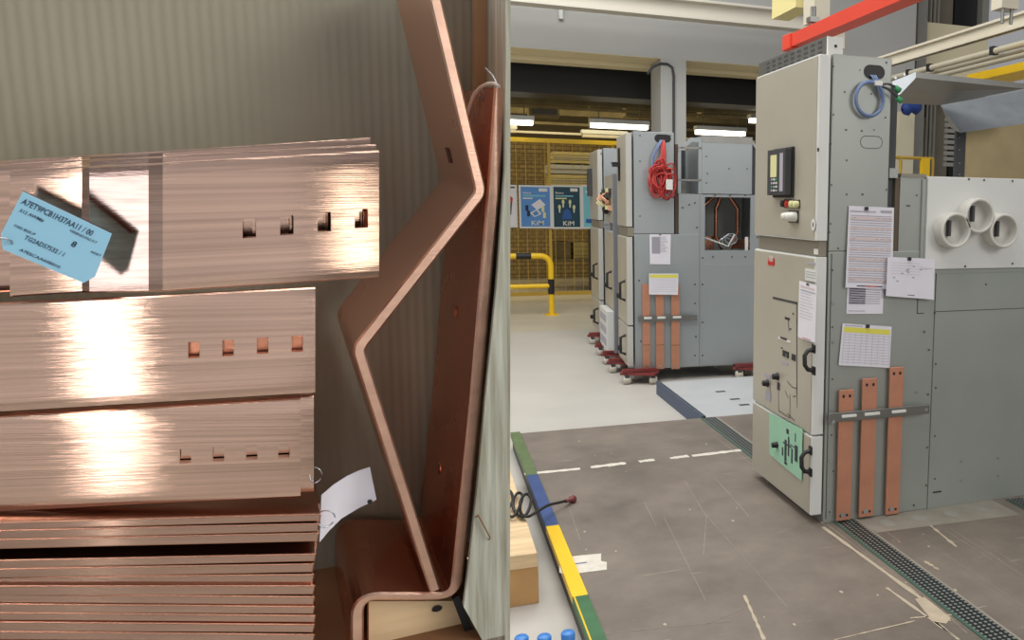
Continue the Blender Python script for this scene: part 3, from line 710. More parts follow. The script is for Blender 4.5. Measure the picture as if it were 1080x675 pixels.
# handles
def handle(px, y0p, y1p, parent):
    a = Dp(px, y0p); b = Dp(px, y1p); x = XD; h = MB()
    pts = [(x, a.y, a.z), (x - .035, a.y, a.z - .008), (x - .05, a.y, a.z - .03), (x - .05, b.y, b.z + .03), (x - .035, b.y, b.z + .008), (x, b.y, b.z)]
    h.tube(pts, .011, M['black'], 8); h.box((x - .008, a.y - .016, a.z - .02), (x, a.y + .016, a.z + .02), M['black'], .002); h.box((x - .008, b.y - .016, b.z - .02), (x, b.y + .016, b.z + .02), M['black'], .002)
    h.build('handle', parent)
handle(859, 368, 391, dr2); handle(855.5, 475, 498, dr3)
def knob(px, py, r, ln, mt, parent, name='knob'):
    a = Dp(px, py); h = MB(); h.lathe(a, (-1, 0, 0), [(0, r * 1.2), (.006, r * 1.2), (.008, r), (ln, r * .85), (ln, .0005)], mt, 14); h.build(name, parent)
knob(820.5, 397, .017, .03, M['black'], dr2); knob(810, 404, .017, .03, M['black'], dr2); knob(821, 469, .016, .035, M['black'], dr3)
# relay, buttons
rl_ = MB(); a = Dp(818.5, 158); b = Dp(840, 208)
ya, yb_, za, zb = a.y, Dp(836, 200).y, Dp(828, 156).z, Dp(828, 208.5).z
rl_.box((XD - .012, yb_ - .02, zb), (XD, ya + .01, za), M['black'], .003); rl_.box((XD - .047, yb_ - .012, zb + .012), (XD - .012, ya, za - .008), M['dark'], .004)
rly = rl_.build('protection_relay', dr1)
h = MB(); h.box((XD - .050, yb_ + .09, zb + .10), (XD - .0475, ya - .05, za - .035), M['lemon']); h.build('display', rly)
h = MB()
for i in range(4):
    for j in range(3): h.box((XD - .051, ya - .06 - j * .03, zb + .03 + i * .018), (XD - .0475, ya - .078 - j * .03, zb + .04 + i * .018), random.choice([M['offwhite'], M['green_c'], M['ink']]))
h.box((XD - .050, yb_ + .01, zb + .03), (XD - .0475, yb_ + .05, za - .03), M['ink'])
h.build('keypad', rly)
for px, mt in [(829, 'black'), (833.5, 'red'), (838, 'lemon'), (842.5, 'lemon')]:
    a = Dp(px, 215 + (px - 832) * .05); h = MB(); h.box((XD - .006, a.y - .016, a.z - .02), (XD, a.y + .016, a.z + .022), M['dark'], .002)
    h.lathe(a + V((-.006, 0, 0)), (-1, 0, 0), [(0, .017), (.02, .017), (.022, .0005)], M[mt], 12); h.build('push_button', dr1)
a = Dp(838, 228.5); h = MB(); h.box((XD - .008, a.y - .05, a.z - .03), (XD, a.y + .06, a.z + .03), M['dark'], .003)
for dy in (-.03, .02): h.lathe(a + V((-.008, dy, 0)), (-1, 0, 0), [(0, .024), (.02, .022), (.05, .016), (.052, .0005)], M['white'], 14)
h.build('rotary_switch', dr1)
a = Dp(858, 237); h = MB(); h.poly([a + V((-.002, .022 * math.cos(k * .393), .028 * math.sin(k * .393))) for k in range(16)], M['white']); h.poly([a + V((-.003, .006 * math.cos(k * .785), .012 * math.sin(k * .785))) for k in range(8)], M['inkd']); h.build('oval_badge', dr1)
# top plate
h = MB(); a = P(880, 57, 1, Y0 + .03)
h.box((a.x - .03, Y0 + .05, ztop), (a.x - .015, Y1 + .1, ztop + .085), M['zinc_dull']); 
for i in range(9): 
    for j in range(3): h.box((a.x - .0315, Y0 + .1 + i * .08, ztop + .015 + j * .023), (a.x - .0305, Y0 + .14 + i * .08, ztop + .026 + j * .023), M['dark'])
h.box((a.x - .03, Y0 + .035, ztop), (a.x + .045, Y0 + .05, ztop + .08), M['offwhite'])
h.poly([(a.x + .008 + .008 * math.cos(k * .785), Y0 + .034, ztop + .04 + .008 * math.sin(k * .785)) for k in range(8)], M['black'])
h.build('perforated_bracket', cab)
# column behind LV compartment and side panel
h = MB(); a = S(943, 200); b = S(952, 200)
h.box((XL + .003, Y0 + .03, zmid), (S(947, 200).x, Y0 + .09, ztop - .12), M['dark']); h.build('rear_post', cab)
h = MB(); xa = S(950, 200).x; xb = S(976, 200).x
h.box((xa, Y0 + .004, 1.20), (xb, Y1, zside), M['steel'], .003); h.box((XL + .045, Y0 + .012, zmid), (xa - .001, Y0 + .05, zside - .005), mat('brown gap', srgb(98, 84, 66), .7))
h.box((XL + .004, Y0 + .05, zmid), (XL + .045, Y0 + .4, zside), M['dark'])
h.box((XL + .004, Y0 - .001, zside - .01), (XL + .05, Y0 + .05, zside + .035), M['steel'])
screws(h, [(957, 217), (967, 206), (973, 232), (973, 241), (959, 217)], .006, y=Y0 + .002)
h.box((xa, Y0 - .001, zside - .004), (xb + .003, Y0 + .05, zside + .012), M['rail'])
h.build('side_panel', cab)
# white port panel
h = MB(); a = S(976, 188); xw1 = XR; zq = S(1000, 277, .02).z
h.box((xb + .002, Y0 - .02, zq), (xw1, Y0 - .008, zside), M['offwhite'], .002)
h.box((xb + .05, Y0 - .02, zq - .03), (xw1, Y0 - .008, zq + .001), M['offwhite'])
h.box((xb + .002, Y0 - .008, zside - .012), (xw1, Y1, zside + .002), M['offwhite'])
screws(h, [(1022, 189), (1038, 190), (1018, 281), (1068, 278), (1068, 191)], .008, y=Y0 - .022)
h.box((xb - .02, Y0 - .0075, 1.2), (XR, Y1 - .01, zside - .013), M['steel']); h.build('port_panel', cab)
for px, py in [(1009, 243), (1034, 227.5), (1060, 243.5)]:
    a = P(px, py, 1, Y0 - .095); rr = .085; base = V((a.x, Y0 - .02, a.z)); h = MB()
    h.lathe(base, (0, -1, 0), [(0, rr), (.07, rr), (.075, rr - .004), (.075, rr - .013), (.068, rr - .015), (.018, rr - .015), (.018, .0005)], M['insul'], 32)
    pt = h.build('round_port', cab)
    h = MB(); h.box((a.x - .022, Y0 - .062, a.z - .03), (a.x - .008, Y0 - .036, a.z + .048), M['dark'], .002); h.build('contact_blade', pt)
# sheet metal hood: real folded sheets behind
YF = Y0 + .35
h = MB()
def Q(px, py, y): return P(px, py, 1, y)
fa, fb = Q(966, 76, YF), Q(1081, 88, YF); fc, fd = Q(1081, 93.5, YF), Q(966, 82, YF)
h.prism([fa, fb, fc, fd], (0, .004, 0), M['zinc_dull'])
h.build('hood_flange', cab)
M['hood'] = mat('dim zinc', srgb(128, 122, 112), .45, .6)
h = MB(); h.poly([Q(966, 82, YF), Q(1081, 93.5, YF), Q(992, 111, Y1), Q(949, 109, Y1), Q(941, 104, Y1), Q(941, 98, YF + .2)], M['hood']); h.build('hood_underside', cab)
h = MB(); h.poly([Q(941, 86, YF - .1), Q(966, 76, YF - .1), Q(966, 82, YF - .1), Q(949, 100, YF - .1), Q(941, 99, YF - .1)], M['zinc'])
for px, py in [(944.5, 82), (954, 78.5)]: screws(h, [(px, py)], .009, M['zinc'], y=YF - .103)
h.build('hood_gusset', cab)
h = MB(); h.add([Q(992, 111, Y1 + .02), Q(1084, 94, Y1 + .02), Q(1084, 130, Y1 - .25), Q(1013, 140, Y1 - .25), Q(1008, 138, Y1 - .1), Q(1003, 135, Y1)], [(0, 1, 2, 3), (0, 3, 4, 5)], M['zinc']); h.build('folded_duct_sheet', cab)
h = MB(); h.poly([Q(1016, 139, Y1), Q(1084, 129, Y1), Q(1084, 190, Y1), Q(1016, 190, Y1)], M['brass']); h.build('rear_sheet', cab)
h = MB(); a = Q(1008, 138, Y1 - .03); b = Q(1016, 190, Y1 - .03); h.box((a.x, Y1 - .04, b.z - .1), (b.x, Y1 - .02, a.z), M['dark'])
screws(h, [(1012, 145), (1012, 158), (1012, 172), (1012, 184)], .004, M['zinc'], y=Y1 - .042); h.build('rear_post', cab)
# copper straps with crossbar
yS = Y0 - .028
st = []
for (xa_, xb_, ya_, yb_) in [(884, 899, 412, 547.5), (908, 923.5, 400, 543.5), (936.5, 951, 388, 541)]:
    ym = (ya_ + yb_) / 2; a = P(xa_, ym, 1, yS); b = P(xb_, ym, 1, yS); z1 = P(xa_, ya_, 1, yS).z; z0 = P(xb_, yb_, 1, yS).z
    h = MB(); xs0, xs1 = a.x, b.x
    h.box((xs0, yS, z0), (xs1, yS + .012, z1), M['copper_strap'], .002)
    for dx in (.28, .72):
        cx = xs0 + (xs1 - xs0) * dx; r = .007
        h.poly([(cx + r * math.cos(k * .785), yS - .001, z1 - .03 + r * 1.2 * math.sin(k * .785)) for k in range(8)], M['black'])
        h.poly([(cx + r * math.cos(k * .785), yS - .001, z0 + .025 + r * math.sin(k * .785)) for k in range(8)], M['black'])
    h.poly([((xs0 + xs1) / 2 + .012 * math.cos(k * .785) - .006, yS - .0015, z0 + .028 + .012 * math.sin(k * .785)) for k in range(8)], M['zinc'])
    st.append((h, xs0, xs1))
for (h, a_, b_), lab in zip(st, ['shortest left copper strap on the side of the large cabinet', 'middle copper strap on the side of the large cabinet', 'tallest right copper strap on the side of the large cabinet']):
    h.build('copper_strap', label=lab, cat='copper strap')
a = P(874, 438, 1, yS - .012); b = P(980, 434, 1, yS - .012)
br = thing('clamp_bar', (a.x, yS, a.z), 'grey steel clamp bar holding the three copper straps on the large cabinet', 'bar')
h = MB(); zc = (a.z + b.z) / 2; h.box((a.x, yS - .016, zc - .023), (b.x, yS - .006, zc + .023), M['zinc_dull'], .002)
screws(h, [(879, 445), (977, 432)], .012, M['zinc'], y=yS - .018); h.build('bar', br)
for q in st:
    h = MB(); h.box((q[1] + .004, yS - .024, zc - .004), (q[2] + .006, yS - .016, zc + .010), M['white'], .003); h.build('clip', br)

# papers
def sheet(name, corners, y, lab, draw, magnet=None, curl=.0, mt=None, cat='paper', n=8):
    """paper on the cabinet side: corners TL, TR, BR, BL in photo pixels"""
    c4 = [(PR if y > 6 else P)(p[0], p[1], 1, y) for p in corners]
    t = thing(name, c4[3], lab, cat)
    def at(u, v, l=0.0):
        a = c4[0].lerp(c4[1], u); b = c4[3].lerp(c4[2], u); p = b.lerp(a, v)
        return p + V((0, -l - curl * (1 - v) * (.5 + .5 * math.cos(u * 5)) - curl * .6 * max(0, .12 - abs(u - .0)) * 4, 0))
    h = MB(); vs = []; fs = []
    for j in range(n + 1):
        for i in range(n + 1): vs.append(at(i / n, j / n))
    for j in range(n):
        for i in range(n): k = j * (n + 1) + i; fs.append((k, k + 1, k + n + 2, k + n + 1))
    h.add(vs, fs, mt or M['paper'], True); h.build('sheet', t)
    s = MB()
    def R(u0, v0, u1, v1, m_, l=.0012):
        k = max(1, int((u1 - u0) * n + .99)); top = [at(u0 + (u1 - u0) * i / k, v1, l) for i in range(k + 1)]; bot = [at(u0 + (u1 - u0) * i / k, v0, l) for i in range(k + 1)]
        s.add(bot + top, [(i, i + 1, k + 2 + i, k + 1 + i) for i in range(k)], m_)
    draw(R); s.build('print', t)
    if magnet:
        p = at(magnet, .975, .001); h = MB(); h.box((p.x - .009, p.y - .008, p.z - .008), (p.x + .009, p.y, p.z + .008), M['black'], .002); h.build('magnet', t)
    return t
def lines(R, u0, u1, v0, v1, n, mt, rnd=True, th=.35):
    for i in range(n):
        v = v0 + (v1 - v0) * (i + .5) / n; d = (v1 - v0) / n * th
        R(u0, v - d / 2, u1 - (random.random() * .3 * (u1 - u0) if rnd else 0), v + d / 2, mt)
def d1(R):
    R(.03, .93, .6, .945, M['ink']); R(.7, .93, .95, .96, M['ink'])
    for i in range(7): R(.04, .84 - i * .125, .96, .87 - i * .125, M['inkp'])
    lines(R, .05, .95, .06, .9, 30, M['ink'], False, .32); R(.25, .02, .8, .032, M['inkd']); R(.45, .02, .7, .032, M['red'], .002)
sheet('checklist_paper', [(895, 217), (943, 219), (940, 305), (890, 303)], Y0 - .006, 'tall densely ruled checklist paper, topmost on the side of the large cabinet', d1, .38, .012)
def d2(R): lines(R, .06, .9, .3, .95, 9, M['ink'], False, .3); R(.05, .3, .5, .96, M['ink']) ; R(.05, .08, .5, .1, M['ink'])
sheet('printed_paper', [(894, 296), (932, 299), (931, 331), (892.5, 331)], Y0 - .003, 'small grey printed paper sticking out below the tall checklist', d2)
def d3(R):
    lines(R, .1, .9, .55, .9, 5, M['ink'], True, .08)
    for i in range(9): u = random.uniform(.1, .85); v = random.uniform(.15, .8); R(u, v, u + .05, v + .03, M['ink'])
    R(.45, .06, .6, .075, M['inkd']); R(.7, .75, .95, .76, M['ink'])
sheet('drawing_paper', [(936, 271), (986, 273), (984.5, 316), (933.5, 312)], Y0 - .026, 'white sheet with faint drawing right of the tall checklist below the ports', d3, .45, .006)
def d4(R):
    R(.04, .80, .97, .92, M['yelp']); R(.05, .95, .4, .97, M['ink'])
    lines(R, .05, .97, .05, .78, 11, M['ink'], False, .12)
    for i in range(9): R(.05 + i * .115, .05, .054 + i * .115, .78, M['ink'])
sheet('table_paper', [(888.5, 341), (940.5, 344.5), (938, 388), (884, 385)], Y0 - .006, 'white table sheet with yellow header above the copper straps of the large cabinet', d4, .5, .004)
# papers on the doors (plane X)
def sheet_x(name, corners, lab, draw, mt, lift=.01, cat='paper', bow=.006):
    c4 = [Dp(p[0], p[1], lift) for p in corners]; t = thing(name, c4[3], lab, cat); n = 6
    def at(u, v, l=0.0):
        a = c4[0].lerp(c4[1], u); b = c4[3].lerp(c4[2], u); return b.lerp(a, v) + V((-l - bow * (1 - v) * math.sin(u * 3.1), 0, 0))
    h = MB(); vs = [at(i / n, j / n) for j in range(n + 1) for i in range(n + 1)]; fs = []
    for j in range(n):
        for i in range(n): k = j * (n + 1) + i; fs.append((k, k + 1, k + n + 2, k + n + 1))
    h.add(vs, fs, mt, True); h.build('sheet', t); s = MB()
    def R(u0, v0, u1, v1, m_, l=.0015):
        k = max(1, int((u1 - u0) * n + .99)); top = [at(u0 + (u1 - u0) * i / k, v1, l) for i in range(k + 1)]; bot = [at(u0 + (u1 - u0) * i / k, v0, l) for i in range(k + 1)]
        s.add(bot + top, [(i, i + 1, k + 2 + i, k + 1 + i) for i in range(k)], m_)
    draw(R); s.build('print', t)
def d5(R): R(.1, .9, .9, .93, M['inkp']); R(.1, .84, .95, .86, M['ink']); lines(R, .1, .9, .35, .83, 9, M['ink'], True, .14); R(.35, .02, .8, .03, M['red']); R(.45, .96, .6, .995, M['black'], .004)
sheet_x('door_paper', [(843, 296), (861.5, 301), (859.5, 361.5), (841.5, 355)], 'pale pinkish paper hanging on the middle door of the large cabinet', d5, M['paper'], .02)
def d6(R):
    for p in [(.5, .15, .56, .6), (.6, .3, .64, .7), (.7, .2, .74, .5), (.45, .5, .7, .53), (.55, .75, .62, .85), (.8, .3, .88, .62), (.5, .08, .58, .14), (.66, .55, .8, .57), (.42, .22, .46, .4), (.8, .68, .82, .85)]: R(*p, M['inkd'])
sheet_x('green_paper', [(811, 435), (846.5, 452.5), (845.5, 507.5), (811.5, 479)], 'mint green paper with a switching diagram on the lowest door of the large cabinet', d6, M['green_paper'], .006, bow=.002)

# blue cable coil at the opening
cc = thing('cable_coil', S(917, 122), 'blue grey cable coil with green plugs hanging from the opening of the large cabinet', 'cable')
cen = S(916.5, 104.5, .02); r0 = abs(S(932.5, 104).x - S(917, 104).x)
h = MB()
for k in range(6):
    rr = r0 * (1 - .05 * (k % 3)) ; oy = -.006 * (k // 2); ph = k * .8
    h.tube([cen + V((rr * math.cos(t * .2618 + ph) * (.92 + .02 * k), oy, rr * 1.05 * math.sin(t * .2618 + ph))) for t in range(24)], .0045, M['blue_cable'], 6, closed=True)
h.build('loop', cc)
h = MB()
for dx in (-.008, .004, .014):
    h.tube([S(920, 78) + V((dx, .03, 0)), S(921, 80, .012) + V((dx, 0, 0)), S(925, 88, .03) + V((dx, 0, 0)), S(928, 94, .03) + V((dx, 0, 0)), S(931, 104, .02) + V((dx * .5, 0, 0))], .0045, M['blue_cable'], 6)
h.build('lead', cc)
h = MB(); h.box(S(923, 90, .04), S(929, 86, .02), M['white'], .002); h.build('cable_tie', cc)
for p, q in [((928, 89), (946, 92)), ((928, 90), (948, 103))]:
    h = MB(); h.tube([S(*p, .03), S((p[0] + q[0]) / 2, (p[1] + q[1]) / 2 - 2, .035), S(*q, .03)], .005, M['dark'], 6); a = S(*q, .03)
    h.lathe(a + V((-.01, 0, 0)), (.8, 0, -.5), [(0, .001), (0, .012), (.03, .014), (.032, .001)], M['green_c'], 10); h.build('plug', cc)

ROW0 = {o.name for o in COL.objects}
# ================================================================== THE CABINETS BEHIND
YA0, YA1 = 7.55, 8.15; XA = 1.745;  ZA0 = .02
pv = V((XA, YA0, 0)); RZ = Matrix.Translation(pv) @ Matrix.Rotation(math.radians(-4.0), 4, 'Z') @ Matrix.Translation(-pv); RZI = RZ.inverted()
def PR(px, py, ax, val):
    """like P, on a plane of the turned row; answers in the row's own unturned coordinates"""
    r = RZI.to_3x3() @ ray(px, py); c0 = RZI @ CAM; return c0 + r * ((val - c0[ax]) / r[ax])
A = lambda px, py, l=0.0: PR(px, py, 1, YA0 - l)
XA1 = A(802.5, 300).x
cA = thing('switchgear_cabinet', (XA, YA0, ZA0), 'grey switchgear cabinet on red dollies with an open window and red cables', 'cabinet')
zt = A(690, 139).z; zb_ = A(690, 247).z; zr = A(760, 205).z; xl1 = A(711, 200).x; xm = A(716, 200).x; xk = A(738, 300).x
h = MB(); h.box((XA, YA0, ZA0), (xk - .002, YA1, zb_), M['steel_b'], .003)
h.box((xm, YA0 + .002, zb_ - .01), (xk - .002, YA1, zr), M['steel_b'])
h.box((xm - .03, YA0 + .03, zb_), (xm, YA1, zt - .1), mat('brown cabinet edge', srgb(92, 72, 60), .7))
screws(h, [(733, 300), (733, 320), (734, 335), (734, 355), (733, 375), (674, 296), (674, 335), (676, 360), (733, 214), (720, 219), (727, 216), (735, 240)], .012, y=YA0 - .003)
h.build('body', cA)
h = MB(); h.box((XA, YA0, zb_ + .004), (xl1, YA1, zt), M['steel_b'], .004)
q = A(699, 146, .002); slot(h, q.x, q.z, .15, .07, M['black'], YA0 - .002)
screws(h, [(675, 143), (675, 170), (675, 228), (707, 143)], .01, y=YA0 - .003); h.build('low_voltage_compartment', cA)
# rear body with open window
wx0, wx1, wz0, wz1 = A(743.5, 240).x, A(791.5, 240).x, A(765, 264).z, A(765, 208).z
zl_ = A(765, 276).z
h = MB()
lattice(h, [xk, wx0, wx1, XA1], [ZA0, zl_, wz0, wz1, zr], lambda a, b: not (wx0 < a < wx1 and wz0 < b < wz1), lambda a, b, t: V((a, YA0 + t, b)), .02, M['steel_b'])
h.box((xk + .02, YA1 - .03, wz0 - .1), (XA1 - .03, YA1 - .021, zr - .02), M['inner'])
h.box((XA1 - .02, YA0 + .02, ZA0), (XA1, YA1, zr), M['steel_b']); h.box((xk, YA1 - .02, ZA0), (XA1 - .02, YA1, zr), M['steel_b'])
h.box((xk, YA0 + .02, ZA0), (xk + .01, YA1 - .02, zr), M['steel_b']); h.box((xk, YA0 + .02, wz0 - .12), (XA1 - .02, YA1 - .02, wz0 - .1), M['dark'])
h.box((xk, YA0 + .02, zr - .01), (XA1 - .02, YA1 - .02, zr), M['steel_b'])
h.box((xk + .02, YA0 - .004, ZA0 + .01), (XA1 - .02, YA0, zl_ - .02), M['steel_b'], .002)
screws(h, [(741, 272), (752, 271), (772, 271), (786, 271), (799, 272), (741, 300), (741, 340), (741, 375), (800, 300), (800, 340), (800, 370), (754, 206), (770, 206), (786, 206), (799, 220), (799, 250), (755, 387), (780, 385)], .012, y=YA0 - .006)
h.build('rear_body', cA)
# copper inside the window
def cz(p, y): return PR(p[0], p[1], 1, y)
for pts in [[(760, 208), (755, 220), (755, 250), (762, 262)], [(770, 208), (778, 220), (778, 245), (770, 262)], [(752, 208), (741, 218)]]:
    h = MB(); h.tube([cz(p, YA0 + .25) for p in pts], .02, M['copper_red'], 4); h.build('copper_bar', cA)
h = MB(); h.box(cz((744, 263), YA0 + .3), cz((752, 249), YA0 + .34), M['copper_red']); h.build('copper_block', cA)
h = MB(); h.box(cz((772, 262), YA0 + .3), cz((790, 252), YA0 + .34), M['copper_red']); h.build('copper_block', cA)
h = MB()
for k in range(3): a = cz((765 + k * 3, 256 - k * 2), YA0 + .1); h.tube([a + V((.06 * math.cos(t * .52), 0, .05 * math.sin(t * .52))) for t in range(12)], .006, M['zinc'], 5, closed=True)
h.tube([cz((741, 250), YA0 + .08), cz((755, 255), YA0 + .08), cz((768, 260), YA0 + .08), cz((775, 247), YA0 + .08)], .01, M['offwhite'], 6)
h.build('wire_bundle', cA)
h = MB(); h.box(cz((786, 264), YA0 + .03), cz((788.5, 250), YA0 + .05), M['white']); h.build('white_strip', cA)
# top duct
xt0, xt1, xt2, xt3 = A(715, 180).x, A(740, 180).x, A(793, 180).x, A(806, 180).x; ztd = A(765, 144).z; zfr = A(765, 150).z
h = MB(); h.box((xt1, YA0 - .01, zr + .004), (xt2, YA1, ztd), M['steel_b'], .003)
h.box((xt1, YA0 - .012, A(765, 151).z), (xt2, YA0 - .010, ztd), M['zinc_dull'])
screws(h, [(745, 165), (745, 193), (769, 178), (788, 178), (746, 183)], .01, y=YA0 - .014)
h.build('top_duct', cA)
h = MB(); h.prism([(xt2 + .002, YA0 + .01, zr + .004), (xt3, YA0 + .01, zr + .004), (xt3, YA0 + .01, ztd - .2), (xt2 + .002, YA0 + .01, ztd - .04)], (0, YA1 - YA0 - .02, 0), M['dark'])
h.prism([(xt2 + .002, YA0, ztd - .06), (xt3 + .01, YA0, ztd - .22), (xt3 + .01, YA0, ztd - .19), (xt2 + .002, YA0, ztd - .02)], (0, YA1 - YA0, 0), M['steel_b']); h.build('sloped_duct_end', cA)
h = MB()
for xx in (xt0, xt1 - .03): h.box((xx, YA0, zr + .004), (xx + .03, YA0 + .03, ztd - (.14 if xx == xt0 else .06)), M['steel_b'])
for xx in (xt0, xt1 - .03): h.box((xx, YA1 - .03, zr + .004), (xx + .03, YA1, ztd - .1), M['steel_b'])
h.prism([(xt0, YA0, ztd - .16), (xt0, YA0, ztd - .13), (xt0 + .12, YA0, ztd - .02), (xt1, YA0, ztd - .02), (xt1, YA0, ztd - .06), (xt0 + .13, YA0, ztd - .06)], (0, .03, 0), M['steel_b'])
h.box((xt0, YA0, A(728, 157).z), (xt1, YA0 + .03, A(728, 155).z), M['zinc_dull']); h.box((xt0, YA0, A(728, 191).z), (xt1, YA0 + .03, A(728, 189).z), M['zinc_dull'])
h.build('open_frame', cA); h = MB(); h.box((xt0 + .03, YA1 - .04, zr), (xt1 - .03, YA1 - .02, ztd - .1), M['dark']); h.box((xt0 + .1, YA0 + .3, zr), (xt1 - .03, YA0 + .32, zr + .12), M['zinc_dull'])
h.build('inner_sheet', cA)
# front doors facing left
def front_doors(parent, xf, ya, yb, z0, zs, ztop_, mtf=None, slim=False):
    for (a, b) in zip(zs[:-1], zs[1:]):
        h = MB(); h.box((xf, ya + .004, a + .006), (xf + .05, yb - .01, b - .006), M['edge2'], .004); h.box((xf - .003, ya + .03, a + .015), (xf + .001, yb - .02, b - .015), mtf or M['beige'])
        d = h.build('door', parent)
        if b - a > .3 and a < 1.2:
            zc_ = b - .5 if b - a > .6 else (a + b) / 2
            h = MB(); h.tube([(xf, ya + .12, zc_ + .09), (xf - .05, ya + .12, zc_ + .07), (xf - .05, ya + .12, zc_ - .07), (xf, ya + .12, zc_ - .09)], .014, M['black'], 6); h.build('handle', d)
            h = MB(); h.box((xf - .035, yb - .2, zc_ - .1), (xf, yb - .12, zc_ - .06), M['black']); h.build('knob', d)
        if a > 1.2:
            h = MB()
            if slim: h.box((xf - .02, yb - .24, a + .42), (xf, yb - .2, a + .72), M['black'], .004); h.box((xf - .07, yb - .26, a + .55), (xf, yb - .18, a + .59), M['black']); h.build('handle', d)
            else: h.box((xf - .05, yb - .3, a + .28), (xf, yb - .14, a + .6), M['dark'], .004); h.build('protection_relay', d)
XF = 1.68
front_doors(cA, XF, YA0, YA1, ZA0, [ZA0 + .02, .42, zb_ - .02], zt)
front_doors(cA, XF, YA0, YA1, ZA0, [zb_ + .06, zt - .01], zt, slim=True)
h = MB(); h.box((XF + .01, YA0 + .01, zb_ - .02), (XA, YA1 - .01, zb_ + .06), M['rail']); h.build('middle_rail', cA)
# straps on cabinet A
xa_list = [(677.5, 686), (691.5, 700.5), (708, 717)]
yS2 = YA0 - .03; ss = []
for (p, q), lab in zip(xa_list, ['left copper strap on the side of the cabinet behind', 'middle copper strap on the side of the cabinet behind', 'right copper strap on the side of the cabinet behind']):
    a = PR(p, 300, 1, yS2); b = PR(q, 389, 1, yS2); h = MB(); h.box((a.x, yS2, b.z), (b.x, yS2 + .015, a.z), M['copper_strap'], .002)
    h.box((a.x, yS2 - .001, b.z + .22), (b.x, yS2, b.z + .228), M['wood_dark'])
    h.poly([((a.x + b.x) / 2 + .012 * math.cos(k * .785), yS2 - .002, b.z + .03 + .012 * math.sin(k * .785)) for k in range(8)], M['zinc'])
    h.build('copper_strap', label=lab, cat='copper strap'); ss.append((a.x, b.x))
a = PR(673, 336, 1, yS2); b = PR(735, 334, 1, yS2); br = thing('clamp_bar', a, 'grey clamp bar across the copper straps of the cabinet behind', 'bar')
h = MB(); h.box((a.x, yS2 - .016, a.z - .03), (b.x, yS2 - .004, a.z + .02), M['zinc_dull']); h.build('bar', br)
for p, q in ss:
    h = MB(); h.box((p + .01, yS2 - .024, a.z - .005), (q + .01, yS2 - .016, a.z + .015), M['white'], .002); h.build('clip', br)
def d7(R): lines(R, .1, .9, .4, .93, 12, M['ink'], True, .3); R(.1, .35, .5, .9, M['ink']); R(.45, .96, .55, .99, M['black'])
sheet('printed_paper', [(685, 247), (707.5, 247), (707, 279), (685.5, 278.5)], YA0 - .006, 'upright printed paper on the side of the cabinet behind, above the yellow headed one', d7)
def d8(R): R(.03, .8, .97, .95, M['yelp']); lines(R, .05, .95, .1, .75, 7, M['ink'], False, .1)
sheet('table_paper', [(684.5, 288.5), (715.5, 288.5), (715, 311), (684.5, 310.5)], yS2 - .03, 'small yellow headed sheet over the copper straps of the cabinet behind', d8)
# red cables
rc = thing('cable_bundle', A(700, 210), 'tangled bundle of red cables hanging from the opening of the cabinet behind', 'cable')
random.seed(11)
h = MB()
for k in range(22):
    cx, cy = random.uniform(692, 705), random.uniform(183, 196); cn = A(cx, cy, random.uniform(.03, .13)); ra = random.uniform(.03, .08); rb2 = random.uniform(.09, .15); ph = random.uniform(-.5, .5)
    h.tube([cn + V((ra * math.cos(t * .39) * math.cos(ph) - rb2 * math.sin(t * .39) * math.sin(ph), .02 * math.sin(t * 1.1), ra * math.cos(t * .39) * math.sin(ph) + rb2 * math.sin(t * .39) * math.cos(ph))) for t in range(16)], .007, M['red_cable'], 5, closed=True)
h.build('loops', rc)
h = MB()
for k in range(7):
    o = random.uniform(-2, 2); h.tube([A(699 + o * .5, 146, -.05), A(699 + o, 150, .03), A(700 + o, 162, .06), A(698 + o * 2, 178, .08)], .009, M['red_cable'], 6)
h.build('leads', rc)
h = MB()
for o in (-1, .5): h.tube([A(698 + o, 148, .03), A(694 + o, 155, .06), A(689 + o, 166, .06), A(688, 178 + o, .07)], .008, M['blue_cable'], 6)
h.build('blue_lead', rc, label='blue lead')
h = MB(); a = A(706, 194, .16); h.box((a.x - .03, a.y, a.z - .05), (a.x + .03, a.y + .004, a.z + .04), M['white']); h.build('tag', rc, label='small white tag')

# cabinets B and C
XF = 1.68
def far_cab(x0p, ya, yb, pt, lab, depth=1.2, mt=None, low=False):
    zt_ = PR(pt[0], pt[1], 1, ya).z
    t = thing('switchgear_cabinet', (XA, ya, ZA0), lab, 'cabinet')
    h = MB(); h.box((XF + .052 if low else XA, ya, ZA0), (XA + depth, yb, 1.28 if not low else zt_), mt or M['steel_b'], .004)
    if not low: h.box((XA, ya, 1.285), (XA + .36, yb, zt_), mt or M['steel_b'], .004); screws(h, [(x, y) for x, y in [(634, 162), (645, 172), (640, 190)]], .012, y=ya - .003)
    h.build('body', t)
    return t, zt_
cB, ztB = far_cab(0, 8.42, 9.10, (650, 183), 'lower middle cabinet with an opened wiring compartment, between two taller cabinets', 1.0, mat('mid grey enamel', srgb(128, 130, 136), .5), True)
h = MB(); h.box((XF - .004, 8.415, ZA0), (XF + .052, 8.47, ztB), mat('mid grey enamel edge', srgb(128, 130, 136), .5), .004); h.build('side_frame', cB)
front_doors(cB, XF, 8.47, 9.10, 0, [.45, 1.25], 0)
h = MB(); h.box((XF, 8.48, 1.33), (XF + .05, 9.08, ztB - .01), M['beige'])
h.build('wiring_compartment', cB)
random.seed(5)
h = MB()
for k in range(24):
    y = random.uniform(8.58, 8.98); z = random.uniform(1.42, ztB - .15); h.box((XF - random.uniform(.02, .06), y - .03, z - .02), (XF, y + .03, z + .02), random.choice([M['black'], M['black'], M['dark'], M['skin'], M['copper_strap'], M['lemon']]))
